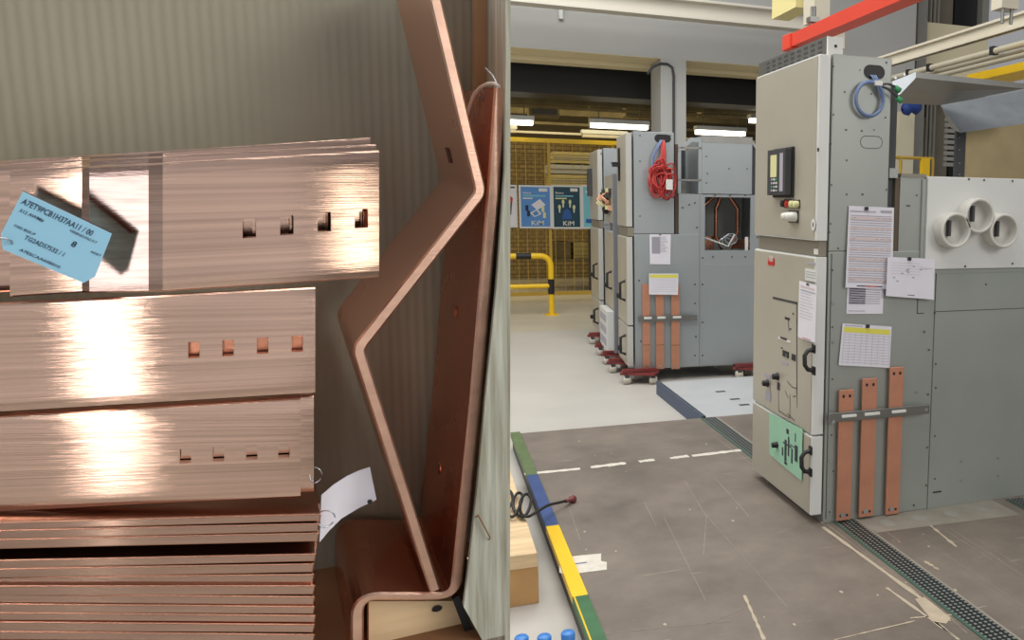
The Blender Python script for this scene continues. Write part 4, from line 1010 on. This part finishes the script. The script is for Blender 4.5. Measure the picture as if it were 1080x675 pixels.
for k in range(8):
    y = random.uniform(8.6, 9.0); z = random.uniform(1.45, ztB - .25); h.tube([(XF - .02, y, z), (XF - .09, y + .05, z + .06), (XF - .02, y + .1, z + .1)], .01, random.choice([M['lemon'], M['skin'], M['black']]), 5)
h.build('wiring', cB)
h = MB(); h.box((XF - .07, 8.49, .03), (XF + .05, 9.08, .44), M['offwhite'], .004)
for i in range(3): h.box((XF - .073, 8.55, .08 + i * .12), (XF - .07, 9.02, .15 + i * .12), M['ink'])
h.build('vent_box', cB)
cC, ztC = far_cab(0, 9.68, 10.52, (645, 156.5), 'farthest tall grey cabinet of the row, beside the posters', 1.0)
front_doors(cC, XF, 9.68, 10.52, 0, [ZA0 + .02, .42, 1.25], 0); front_doors(cC, XF, 9.68, 10.52, 0, [1.33, ztC - .01], 0)
h = MB(); h.box((XF + .01, 9.69, 1.25), (XA, 10.5, 1.33), M['rail']); h.build('middle_rail', cC)

# dollies
def dolly(x, y, lab, group=None):
    t = thing('equipment_dolly', (x, y, ZL), lab, 'dolly', group)
    h = MB(); h.prism([(x - .17, y - .05, ZA0 - .035), (x + .12, y - .17, ZA0 - .035), (x + .2, y - .02, ZA0 - .035), (x + .05, y + .18, ZA0 - .035), (x - .12, y + .14, ZA0 - .035)], (0, 0, .02), M['dolly'])
    h.box((x - .15, y - .08, ZA0 - .005), (x + .16, y - .05, ZA0 + .02), M['dolly']); h.build('plate', t)
    for dx, dy in [(-.11, -.06), (.12, -.11), (.02, .1)]:
        h = MB(); h.box((x + dx - .02, y + dy - .03, ZL + .03), (x + dx + .02, y + dy + .03, ZA0 - .034), M['dark']); cs_ = h.build('castor', t)
        h = MB(); h.lathe((x + dx - .035, y + dy, ZL + .038), (1, 0, 0), [(0, .001), (0, .03), (.012, .038), (.058, .038), (.07, .03), (.07, .001)], M['rubber'], 16); h.build('wheel', cs_)
dolly(XA + .02, YA0 - .02, 'red dolly under the near left corner of the cabinet with copper straps')
dolly(XA1 - .12, YA0 - .02, 'red dolly under the near right corner of the cabinet with copper straps')
dolly(XA - .03, YA1 - .05, 'red dolly under the far left corner of the cabinet with copper straps')
dolly(XA - .03, 8.55, 'red dolly under the near corner of the low middle cabinet')
dolly(XA - .03, 9.1, 'red dolly under the far corner of the low middle cabinet')
dolly(XA - .03, 9.85, 'red dolly farthest back, under the farthest cabinet')
# red and blue things glimpsed in the gap
h = MB(); a = PR(805, 268, 1, 9.0); h.lathe((a.x + .02, 9.0, ZL), (0, 0, 1), [(0, .001), (0, .12), (1.1, .12), (1.2, .05), (1.28, .04), (1.28, .001)], mat('blue drum', srgb(40, 80, 140), .5), 16)
h.build('blue_cylinder', label='dark blue upright cylinder glimpsed in the gap left of the large cabinet', cat='cylinder')
h = MB(); a = PR(805, 250, 1, 9.0); h.lathe((a.x + .03, 9.0, 1.18), (0, 0, 1), [(0, .001), (0, .1), (.42, .1), (.48, .04), (.5, .001)], M['red'], 14)
h.build('red_canister', label='red canister glimpsed in the gap left of the large cabinet', cat='canister')

# the row stands slightly askew to the platform: turn all of it about its near corner
bpy.context.view_layer.update()
for o in list(COL.objects):
    if o.parent is None and o.name not in ROW0: o.matrix_world = RZ @ o.matrix_world
# ================================================================== LEFT EDGE FLOOR THINGS
pl = thing('timber_crate', (0.2, 4, ZL), 'low pale pine timber block beside the painted kerb', 'crate')
zt2 = .12; a = P(566.5, 583, 2, zt2)
h = MB(); h.box((-.6, a.y, ZL + .16), (a.x, a.y + 1.55, zt2), M['wood'], .004); h.build('top_board', pl)
h = MB(); h.box((-.6, a.y + .01, ZL), (a.x + .004, a.y + .09, ZL + .158), mat('end grain timber', srgb(190, 148, 96), .7, var=.12, vscale=8), .004); h.build('front_beam', pl)
h = MB(); h.box((-.6, a.y + 1.3, ZL), (a.x, a.y + 1.4, ZL + .158), M['wood'], .004); h.build('rear_beam', pl)
zc2 = .13
cbl = thing('black_cable', P(550, 535, 2, zc2), 'coiled black cable on the pine block with a reddish plug lying over the kerb', 'cable')
h = MB(); pts = []
lps = [(530, 520), (537, 517), (541, 527), (535, 540), (541, 545), (548, 534), (551, 523), (546, 520), (541, 530), (544, 541), (552, 545), (558, 537), (560, 526), (555, 521), (549, 528), (549, 540), (556, 545), (566, 540), (578, 533), (590, 530), (602, 527)]
for i, p in enumerate(lps):
    z = zc2 + .012 * (i % 3) if i < 17 else max(.02, zc2 - (i - 16) * .03)
    pts.append(P(p[0], p[1], 2, z))
sm = []
for i in range(len(pts) - 1):
    p0, p1, p2, p3 = pts[max(i - 1, 0)], pts[i], pts[i + 1], pts[min(i + 2, len(pts) - 1)]
    for k in range(5):
        t = k / 5; sm.append(.5 * ((2 * p1) + (p2 - p0) * t + (2 * p0 - 5 * p1 + 4 * p2 - p3) * t * t + (3 * p1 - p0 - 3 * p2 + p3) * t ** 3))
sm.append(pts[-1]); h.tube(sm, .007, M['black'], 6); h.build('cord', cbl)
h = MB(); d = (pts[-1] - pts[-2]).normalized(); h.lathe(pts[-1] - d * .05, d, [(0, .001), (0, .01), (.05, .011), (.055, .018), (.075, .02), (.08, .001)], mat('dull red plug', srgb(112, 50, 52), .5), 12); h.build('plug', cbl)
for (px, py), lab in zip([(550, 672), (574, 671), (599, 667)], ['leftmost blue bottle cap at the bottom edge', 'middle blue bottle cap of three at the bottom edge', 'rightmost blue bottle cap, nearest the painted kerb']):
    a = P(px, py, 2, .22); r = .021
    t = thing('water_bottle', (a.x, a.y, ZL), lab.replace('bottle cap', 'capped clear water bottle'), 'bottle', None)
    h = MB(); h.lathe((a.x, a.y, ZL), (0, 0, 1), [(0, .001), (0, .036), (.02, .04), (.2, .04), (.27, .016), (.295, .015)], M['pet'], 20); h.build('body', t)
    h = MB(); h.lathe((a.x, a.y, .192), (0, 0, 1), [(0, r), (.026, r), (.03, r - .003), (.03, .0003)], M['cap_blue'], 20); h.build('cap', t)

# ================================================================== PACKING CRATE WITH COPPER
WB = .28
TC = MC
cr = thing('packing_crate', None, 'tall open wooden packing crate lined with grey ribbed cardboard, full of copper bars', 'crate', rot=crate_frame(c(264, 735, 0)))
uL = c(-120, 300, 0).x; vB = c(264, 735, 0).z; vT = c(264, -120, 0).z
bk = c(499, 300, WB); uR = bk.x
# back liner
h = MB(TC); h.box((uL, WB, vB), (uR + .03, WB + .006, vT), M['card']); h.build('cardboard_liner', cr)
h = MB(TC); h.box((uL, WB + .007, vB - .03), (uR + .03, WB + .03, vT), M['wood_dark']); h.build('back_board', cr)
# right side: lining that flares, old timber batten in the corner, weathered side board at the front
def cp(px, py, w): return c(px, py, w)
rt = c(534.9, -40, 0); rbm = c(534.9, 740, 0)
h = MB(TC); h.add([c(511, -60, WB), c(534.8, -60, .012), c(534.8, 700, .012), c(511, 600, WB)], [(0, 1, 2, 3)], M['card']); 
h.build('side_liner', cr)
h = MB(TC)
bt_ = [c(498, -60, WB - .01), c(511, -60, WB - .01), c(510, 590, WB - .01), c(497, 590, WB - .01)]
h.prism(bt_, (0, -.02, 0), mat('amber batten', srgb(196, 158, 118), .6, var=.15, vscale=7)); h.build('corner_batten', cr)
side = [c(535, -70, 0), c(535, 745, 0), c(535, 745, 0) - V((.008, 0, 0)), c(509, 676, 0), c(489, 640, 0), c(493, 610, 0), c(503, 520, 0), c(512, 420, 0), c(524, 300, 0), c(532.6, 180, 0), c(533.4, 90, 0), c(533.4, -70, 0)]
h = MB(TC); h.prism(side, (0, .008, 0), M['wood_grey']); h.build('side_board', cr)
# outer panel behind the front edge
h = MB(TC); so = [c(534.6, -70, .009), c(534.6, 745, .009), c(511, 745, WB), c(511, -60, WB)]
h.prism(so, (.004, 0, 0), M['wood_grey']); h.build('side_panel', cr)
# floor, plank and legs
h = MB(TC); h.box((uL, 0, vB - .02), (rbm.x - .002, WB + .006, vB), M['wood_dark']); h.build('bottom_board', cr)
pk = [c(389, 634, .05), c(478, 634, .05), c(500, 690, .05), c(389, 690, .05)]
h = MB(TC); h.prism(pk, (0, .02, 0), M['wood'])
q = c(461, 642, .048); h.poly([q + V((.0065 * math.cos(k * .524), 0, .0045 * math.sin(k * .524))) for k in range(12)], M['black'])
h.build('cross_plank', cr)
h = MB(TC); h.box((uL - .02, 0, vB - .02), (uL, WB + .03, vT), M['wood_grey']); h.build('side_board', cr)
for (uu, ww) in [(uL + .03, .03), (rbm.x - .05, .03), (uL + .03, WB - .02), (rbm.x - .05, WB - .02)]:
    p = MC @ V((uu, ww, vB - .02)); h = MB(); h.box((p.x - .03, p.y - .03, ZL), (p.x + .03, p.y + .03, p.z + .01), M['wood_grey']); h.build('leg', cr)
h = MB(TC); h.prism([c(477, 632, .03), c(484, 628, .03), c(506, 680, .03), c(497, 684, .03)], (0, .004, 0), M['black']); h.build('strap', cr)
h = MB(TC); h.tube([c(503, 545, -.001), c(504, 543, -.006), c(517, 567, -.006), c(516, 569, -.001)], .001, M['wood_dark'], 6); h.build('staple', cr)

# bent bars swept in depth
def rounded(pts, r, n=7):
    out = [pts[0]]
    for i in range(1, len(pts) - 1):
        a, b, d = pts[i - 1], pts[i], pts[i + 1]; u = (a - b).normalized(); v = (d - b).normalized()
        ang = u.angle(v); L = min(r / math.tan(ang / 2), (a - b).length * .45, (d - b).length * .45)
        p, q = b + u * L, b + v * L
        for k in range(n + 1):
            t = k / n; out.append((1 - t) ** 2 * p + 2 * t * (1 - t) * b + t * t * q)
    out.append(pts[-1]); return out
def swept(path_px, th, w0, w1, r, mt, me, ths=None, hole=None):
    pts = rounded([c(p[0], p[1], w0) for p in path_px], r); n = len(pts)
    h = MB(TC); A_, B_ = [], []
    for i in range(n):
        d = (pts[min(i + 1, n - 1)] - pts[max(i - 1, 0)]); d.y = 0; d.normalize(); tk = th if ths is None else (th * abs(d.z) + ths * abs(d.x)) / (abs(d.z) + abs(d.x)); s = V((d.z, 0, -d.x)) * tk / 2
        A_.append(pts[i] + s); B_.append(pts[i] - s)
    dp = V((0, w1 - w0, 0)); bev = th * .16
    ring = []
    for a, b in zip(A_, B_):
        i_ = (b - a).normalized() * bev
        ring.append([a + V((0, bev, 0)), a + i_, b - i_, b + V((0, bev, 0)), b + dp, a + dp])
    vs = [p for rg in ring for p in rg]; k = 6
    fe = []; fb = []
    for i in range(n - 1):
        for j in range(k):
            f = (i * k + j, i * k + (j + 1) % k, (i + 1) * k + (j + 1) % k, (i + 1) * k + j)
            (fe if j in (0, 1, 2) else fb).append(f)
    h.add(vs, fb, mt, False); o = len(h.v) - len(vs); ki = h.mi(me)
    for f in fe: h.f.append([q + o for q in f]); h.m.append(ki); h.sm.append(False)
    h.f.append([o + j for j in range(k)][::-1]); h.m.append(h.mi(me)); h.sm.append(False)
    h.f.append([o + (n - 1) * k + j for j in range(k)]); h.m.append(h.mi(me)); h.sm.append(False)
    return h, pts
TH = .0125
WZ0, WZ1 = .03, .255
# L bar on the right
h, lp = swept([(528, 93), (520.5, 200), (501, 430), (480.5, 629.5), (377, 629.5), (377, 735)], .0145, WZ0, WZ1, .02, M['copper_red'], M['copper_edge'], ths=.0095)
for px, py in [(474, 347), (459, 533)]:
    pass
h.build('bent_copper_bar', label='long L shaped copper bar standing against the right side of the crate', cat='copper bar', frame=crate_frame(c(440, 640, WZ0)))
# Z bar
h, zp = swept([(449, -45), (507.5, 203), (377.5, 368), (459, 623)], TH, WZ0 - .012, WZ1 - .03, .018, M['copper'], M['copper_edge'])
# punched slot on its upper leg
h.build('bent_copper_bar', label='zigzag bent copper bar leaning in the middle of the crate', cat='copper bar', frame=crate_frame(c(459, 623, WZ0)))
zbar = bpy.data.objects['bent_copper_bar.001']
# slot and dimples as dark recess patches on the broad faces
def on_leg(p0, p1, w, side, off, size_s, size_w, mt, th):
    pass
a0 = c(449, -45, WZ0 - .012); a1 = c(507.5, 203, WZ0 - .012); d = (a1 - a0).normalized(); nrm = V((-d.z, 0, d.x)) ; nrm = nrm if nrm.x < 0 else -nrm
t0 = .842; ce = a0.lerp(a1, t0) + nrm * (TH / 2 + .0006)
h = MB(TC); hs = .0095
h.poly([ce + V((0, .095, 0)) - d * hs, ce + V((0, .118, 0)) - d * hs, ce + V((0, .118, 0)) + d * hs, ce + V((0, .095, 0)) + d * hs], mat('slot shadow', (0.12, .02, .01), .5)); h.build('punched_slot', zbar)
lbar = bpy.data.objects['bent_copper_bar']
a0 = c(520.5, 200, WZ0); a1 = c(501, 430, WZ0); a2 = c(480.5, 629.5, WZ0)
for (p, q, t, w) in [(a0, a1, .64, .12), (a1, a2, .5, .13)]:
    d = (q - p).normalized(); nn = V((d.z, 0, -d.x)); nn = nn if nn.x < 0 else -nn
    ce = p.lerp(q, t) + nn * (.0145 / 2 + .0005) + V((0, w, 0)); h = MB(TC)
    h.lathe(ce - nn * .0005, nn, [(0, .009), (.002, .008), (.0025, .004), (.001, .0005)], M['copper_edge'], 14); h.build('clinch_dimple', lbar)
# the curved tail of the L bar seen in front of it: diamond mark
# wire hook
h = MB(TC); pts = [c(491, 128, .12), c(495, 113, .11), c(500, 100, .1), (c(507, 92, .08)), c(514, 88.5, .05), c(521, 88, .03), c(526, 91, .02)]
h.tube(pts, .0022, M['insul'], 8); h.tube([c(507, 92, .08), c(511, 100, .08), c(505, 106, .09)], .0013, M['zinc'], 6)
h.tube([c(512, 72, .09), c(520, 80, .05), c(524, 88, .03)], .0012, M['zinc'], 6)
h.build('wire_hook', label='thin white wire hooked over the top of the L shaped copper bar', cat='wire')

# ---- flat brushed bars with punched square holes
def flat_bar(BLp, BRp, TLp, TRp, w, th, holes, name_lab, jog=None, mt=None, hw=(14, 20)):
    """bar whose four face corners are read at depth w; jog = list of (pixel column, shift in depth)"""
    xb = lambda x, t: (BLp[1] + (BRp[1] - BLp[1]) * (x - BLp[0]) / (BRp[0] - BLp[0])) * (1 - t) + (TLp[1] + (TRp[1] - TLp[1]) * (x - TLp[0]) / (TRp[0] - TLp[0])) * t
    jj = jog or []
    def dw(x):
        if not jj: return 0.0
        if x <= jj[0][0]: return jj[0][1]
        for (p, q) in zip(jj[:-1], jj[1:]):
            if x <= q[0]: return p[1] + (q[1] - p[1]) * (x - p[0]) / (q[0] - p[0])
        return jj[-1][1]
    hs = []; Aset = {BLp[0], BRp[0]}; Bset = set()
    for (hx, hy) in holes:
        h0, h1 = xb(hx, 0), xb(hx, 1); tc_ = (hy - h0) / (h1 - h0); dt = hw[1] / 2 / abs(h1 - h0)
        hs.append((hx - hw[0] / 2, hx + hw[0] / 2, tc_ - dt, tc_ + dt))
    for (a, q) in jj:
        if BLp[0] < a < BRp[0]: Aset.add(a)
    for q in hs: Aset |= {q[0], q[1]}; Bset |= {q[2], q[3]}
    bl = [0, .012, .05, .09, .13] + sorted(Bset) + [.87, .91, .95, .988, 1]
    def fn(x, t, d):
        e = (.0013 if t in (0, 1) and d < 1e-9 else 0) + .0011 * max(0, (abs(t - .5) - .37) / .13) ** 2
        return c(x, xb(x, t), w) + V((0, dw(x) + d + e, 0))
    BL = c(*BLp, w); ad = (c(*BRp, w) - BL).normalized(); bd = V((-ad.z, 0, ad.x))
    fr = MC @ Matrix.Translation(BL) @ Matrix(((ad.x, 0, bd.x, 0), (0, 1, 0, 0), (ad.z, 0, bd.z, 0), (0, 0, 0, 1)))
    h = MB(TC)
    lattice(h, sorted(Aset), bl, lambda a, b: not any(q[0] < a < q[1] and q[2] < b < q[3] for q in hs), fn, th, mt or M['copper_brushed'], M['copper_edge'])
    return h.build('copper_busbar', label=name_lab, cat='copper bar', frame=fr)
T1 = .009
jg = [(0, .012), (84, .012), (93, .007), (158, -.012), (173, -.015)]
H1 = [(263, 239), (302, 236), (341, 232.5), (379.5, 229)]
wA = -.005
flat_bar((7, 316), (398, 290.5), (3, 181), (396, 158.5), wA, T1, H1, 'uppermost brushed copper bar with a bent shoulder and four square holes, front of its group', jg)
flat_bar((-70, 315), (395, 286), (-70, 178), (393, 152), wA + .030, T1, [(x - 4, y + 3) for x, y in H1], 'copper bar directly behind the uppermost shouldered bar, only edges showing', jg)
flat_bar((-70, 312), (389, 280), (-70, 175), (389, 145), wA + .046, T1, [], 'rearmost copper bar of the upper group, its top edge against the cardboard', jg)
H2 = [(204.5, 369), (240.5, 367), (277, 364.5), (313.5, 362.5)]
flat_bar((-80, 440.5), (332.5, 415.5), (-80, 325.5), (330.5, 303.5), .0, T1, H2, 'second brushed copper bar with four square holes and a bright vertical glare', hw=(12, 17))
flat_bar((-80, 439), (331, 415), (-80, 326), (330, 304.5), .0145, T1, [], 'copper bar just behind the second bar, visible through its square holes', mt=M['copper_red'])
H3 = [(195.5, 481), (230.5, 479), (265.5, 477), (299.5, 475)]
flat_bar((-80, 545), (317, 524.5), (-80, 444.5), (315.5, 421), .0, T1, H3, 'third brushed copper bar with four square holes, just above the flat stack', hw=(12, 15))
flat_bar((-80, 543), (331, 519), (-80, 443), (329, 418), .012, T1, [], 'copper bar behind the third one, its end sticking out to the right')
# stack of flat lying bars, seen on edge
ys = [(541.5, 549.5, 339), (551.5, 560.5, 337), (561.5, 571, 337), (583.5, 592, 334), (594, 603.5, 332), (605, 615, 332), (617, 627, 333), (628.5, 638, 333), (639, 647.5, 333), (648.5, 656.5, 334), (658, 667, 333), (668.5, 677, 333), (679, 688, 333)]
yl0 = [550, 558.5, 568, 590, 599, 608, 617, 626, 636, 645, 655, 665, 676]
nm = ['topmost', 'second', 'third', 'fourth', 'fifth', 'sixth', 'seventh', 'eighth', 'ninth', 'tenth', 'eleventh', 'twelfth', 'thirteenth']
for i, ((ya_, yb_, xe_), yl_) in enumerate(zip(ys, yl0)):
    w0 = -.015 + random.uniform(-.002, .002) + (.004 if i in (3, 4, 5) else 0)
    TRp = c(xe_, ya_, w0); BRp = c(xe_, yb_, w0); TLp = c(0, yl_, w0)
    hh = (TRp - BRp).length; ad = (TRp - TLp).normalized(); bd = V((-ad.z, 0, ad.x))
    L = (TRp - TLp).length + .09; BL = TRp - ad * L - bd * hh
    fr = MC @ Matrix.Translation(BL) @ Matrix(((ad.x, 0, bd.x, 0), (0, 1, 0, 0), (ad.z, 0, bd.z, 0), (0, 0, 0, 1)))
    h = MB(fr); h.box((0, 0, 0), (L, .12 if i in (3,) else .2, hh), M['stack_face'], .0016)
    # the front edge is brighter than the faces
    h.box((.002, -.0006, .0016), (L - .0015, 0.0002, hh - .0016), M['stack_edge'])
    h.build('flat_copper_bar', label='%s flat copper bar from the top of the edge-on stack' % nm[i], cat='copper bar', group='flat copper bars stacked at the lower left', frame=fr)
# spacer bar in the dark gap (set back)
w0 = .03; a = c(330, 572, w0); b = c(330, 583, w0)
h = MB(TC); h.prism([c(-80, 576, w0), c(334, 569.5, w0), c(334, 579.5, w0), c(-80, 587, w0)], (0, .12, 0), M['copper_red'])
h.build('flat_copper_bar', label='set back dark red copper bar in the gap of the edge-on stack', cat='copper bar')

# blue tag
wt = -.03
tg = thing('part_tag', None, 'light blue printed tag hanging by a wire on the uppermost copper bar', 'tag', rot=crate_frame(c(60, 300, wt)))
cor = [c(24, 202, wt), c(118, 246.5, wt), c(100, 292, wt), c(88, 298.5, wt), c(3, 263, wt), c(1, 247, wt)]
h = MB(TC); h.prism(cor, (0, .0012, 0), M['tag_blue']); h.build('card', tg)
h = MB(TC); h.prism([c(24, 201.5, wt + .003), c(118.5, 246, wt + .003), c(116, 250, wt + .003), c(22, 206, wt + .003)], (0, .004, 0), M['tag_side']); h.build('wooden_backing', tg)
xd = (c(118, 246.5, wt) - c(24, 202, wt)).normalized(); yd = V((-xd.z, 0, xd.x))
h = MB(TC)
def tt(s_, px, py, sz, w=None): h.text(s_, c(px, py, wt - .0008), xd, yd, sz * .00094, M['tag_ink'], w * .00094 if w else None)
tt('A7ET9PCB1H37AA11 / 00', 22, 214.5, 8, 58); tt('512 AWM#', 20, 223, 4.5, 19); tt('OSS BSK:P', 14, 238.5, 3.5, 17); tt('TG2AD57532 / 1', 25, 252, 6, 32); tt('A7ESCAA60B010', 20, 264.5, 4, 33)
tt('VERBINDUNG E17', 73, 244, 3.4, 23); tt('8', 74, 259, 8); tt('ADET', 95, 266, 3, 9)
h.build('print', tg)
h = MB(TC); h.tube([c(-12, 251, wt - .004), c(-2, 251, wt - .006), c(6, 251.5, wt - .006), c(12, 254, wt - .004), c(13, 258, wt + .001), c(9, 259, wt + .003), c(5, 256, wt + .002)], .0009, M['zinc'], 6); h.build('wire', tg)
# white tag
wt2 = .0
tg = thing('paper_tag', None, 'curled white paper tag on a wire ring right of the copper stack', 'tag', rot=crate_frame(c(360, 570, .03)))
top = [(339, 522), (352, 511), (366, 502), (379, 496), (390, 492.5)]; bot = [(337, 572), (347, 560), (360, 547), (378, 536), (397, 527)]
h = MB(TC); vs = []
for i, (p, q) in enumerate(zip(top, bot)):
    w = .02 + .015 * math.sin(i / 4 * math.pi)
    for k in range(5):
        t = k / 4; vs.append(c(p[0] + (q[0] - p[0]) * t, p[1] + (q[1] - p[1]) * t, w + .004 * math.sin(t * 3.14)))
fs = [(i * 5 + k, i * 5 + k + 1, (i + 1) * 5 + k + 1, (i + 1) * 5 + k) for i in range(4) for k in range(4)]
h.add(vs, fs, M['paper'], True); h.build('sheet', tg)
h = MB(TC); q = c(390, 529, .018); h.poly([q + V((.0028 * math.cos(k * .6283), 0, .0028 * math.sin(k * .6283))) for k in range(10)], M['black']); h.build('punched_hole', tg)
h = MB(TC); q = c(344, 547, .01); h.tube([q + V((.009 * math.cos(k * .4), -.002 * math.sin(k * .8), .010 * math.sin(k * .4))) for k in range(15)], .0008, M['zinc'], 6); h.build('wire_ring', tg)
h = MB(TC); q = c(333, 501, .012); h.tube([q + V((.006 * math.cos(k * .4), -.002 * math.sin(k * .8), .009 * math.sin(k * .4))) for k in range(15)], .0007, M['zinc'], 6)
h.build('wire_ring', label='tiny wire ring at the right end of the third copper bar', cat='ring')

# ================================================================== LIGHT
w = bpy.data.worlds.new('world'); SC.world = w; w.use_nodes = True
bg = w.node_tree.nodes['Background']; bg.inputs[1].default_value = 0.34
wn = w.node_tree; tcw = wn.nodes.new('ShaderNodeTexCoord'); nzw = wn.nodes.new('ShaderNodeTexNoise'); nzw.inputs['Scale'].default_value = 1.7; nzw.inputs['Detail'].default_value = 1.5
crw = wn.nodes.new('ShaderNodeValToRGB'); crw.color_ramp.elements[0].position = .38; crw.color_ramp.elements[1].position = .62; crw.color_ramp.elements[0].color = (.42, .42, .43, 1); crw.color_ramp.elements[1].color = (1.3, 1.3, 1.35, 1)
wn.links.new(tcw.outputs['Generated'], nzw.inputs['Vector']); wn.links.new(nzw.outputs['Fac'], crw.inputs['Fac']); wn.links.new(crw.outputs[0], bg.inputs[0])
def area(name, loc, target, sx, sy, power, col=(1, 1, 1)):
    l = bpy.data.lights.new(name, 'AREA'); l.shape = 'RECTANGLE'; l.size = sx; l.size_y = sy; l.energy = power; l.color = col
    o = bpy.data.objects.new(name, l); COL.objects.link(o); o.location = loc
    o.rotation_euler = (V(target) - V(loc)).to_track_quat('-Z', 'Y').to_euler(); return o
area('hall_fill', (0.5, 3.0, 6.0), (1, 4, 0), 3, 5, 230, (1, .98, .94))
area('hall_fill', (1.0, 8.0, 6.5), (1, 8.5, 0), 5, 3, 260, (1, .98, .95))
area('hall_fill', (-3.5, 5.5, 5.0), (2, 6, .8), 3, 3, 160, (1, .97, .92))
area('back_light', (1.0, 15.6, 3.9), (1, 16.4, 0), 7, 1.5, 150, (1, .84, .5))
area('hall_fill', (4.0, -2.0, 3.6), (2.3, 3.6, 1.0), 2.5, 2, 90, (1, .97, .93))  # unseen fill from the camera side, brightens the large cabinet
# strip lamp behind the viewer whose glare shows on the brushed bars
def mirror(px, py, dist, up=0.0):
    q = MC @ c(px, py, 0); r = (q - CAM).normalized(); n = -DC; rr = r - 2 * r.dot(n) * n
    return q + rr * dist, q
p, q = mirror(112, 370, 3.2)
area('strip_light', p + V((0, 0, .5)), q, .03, 2.0, 4.2, (1, .96, .9))
def mirror_n(px, py, w_, n, dist):
    q = MC @ c(px, py, w_); r = (q - CAM).normalized(); n = (MC.to_3x3() @ n).normalized(); return q + (r - 2 * r.dot(n) * n) * dist, q
sl = c(158, 240, -.012) - c(93, 240, .007); n_s = V((sl.z * 0 - (-.019) * -1, -sl.x, 0)); n_s = V((-.019, -sl.x, 0)).normalized()
p, q = mirror_n(126, 240, 0, n_s, 3.0)
pp, qq = mirror(150, 330, 3.6)
area('soft_fill_panel', pp, qq, 1.5, 2.2, 4, (1, .98, .95))  # added panel out of view, only to be reflected in the flat bars
area('shoulder_glint_light', p, q, .7, 1.3, 5.5, (.84, .88, 1))  # added bluish light, out of view, for the gleam on the bent shoulder
p, q = mirror(378, 262, 2.6)
area('gold_glint_light', p, q, .09, .5, .8, (1, .93, .8))  # added warm light for the golden highlight at the upper bar's right end
area('hall_fill', MC @ V((1.35, -2.0, .3)), MC @ V((.1, .1, -.1)), 1.2, 1.2, 17, (1, .97, .92))  # added fill behind the camera to brighten the inside of the crate
SC.view_settings.view_transform = 'Standard'
SC.view_settings.exposure = 0.0
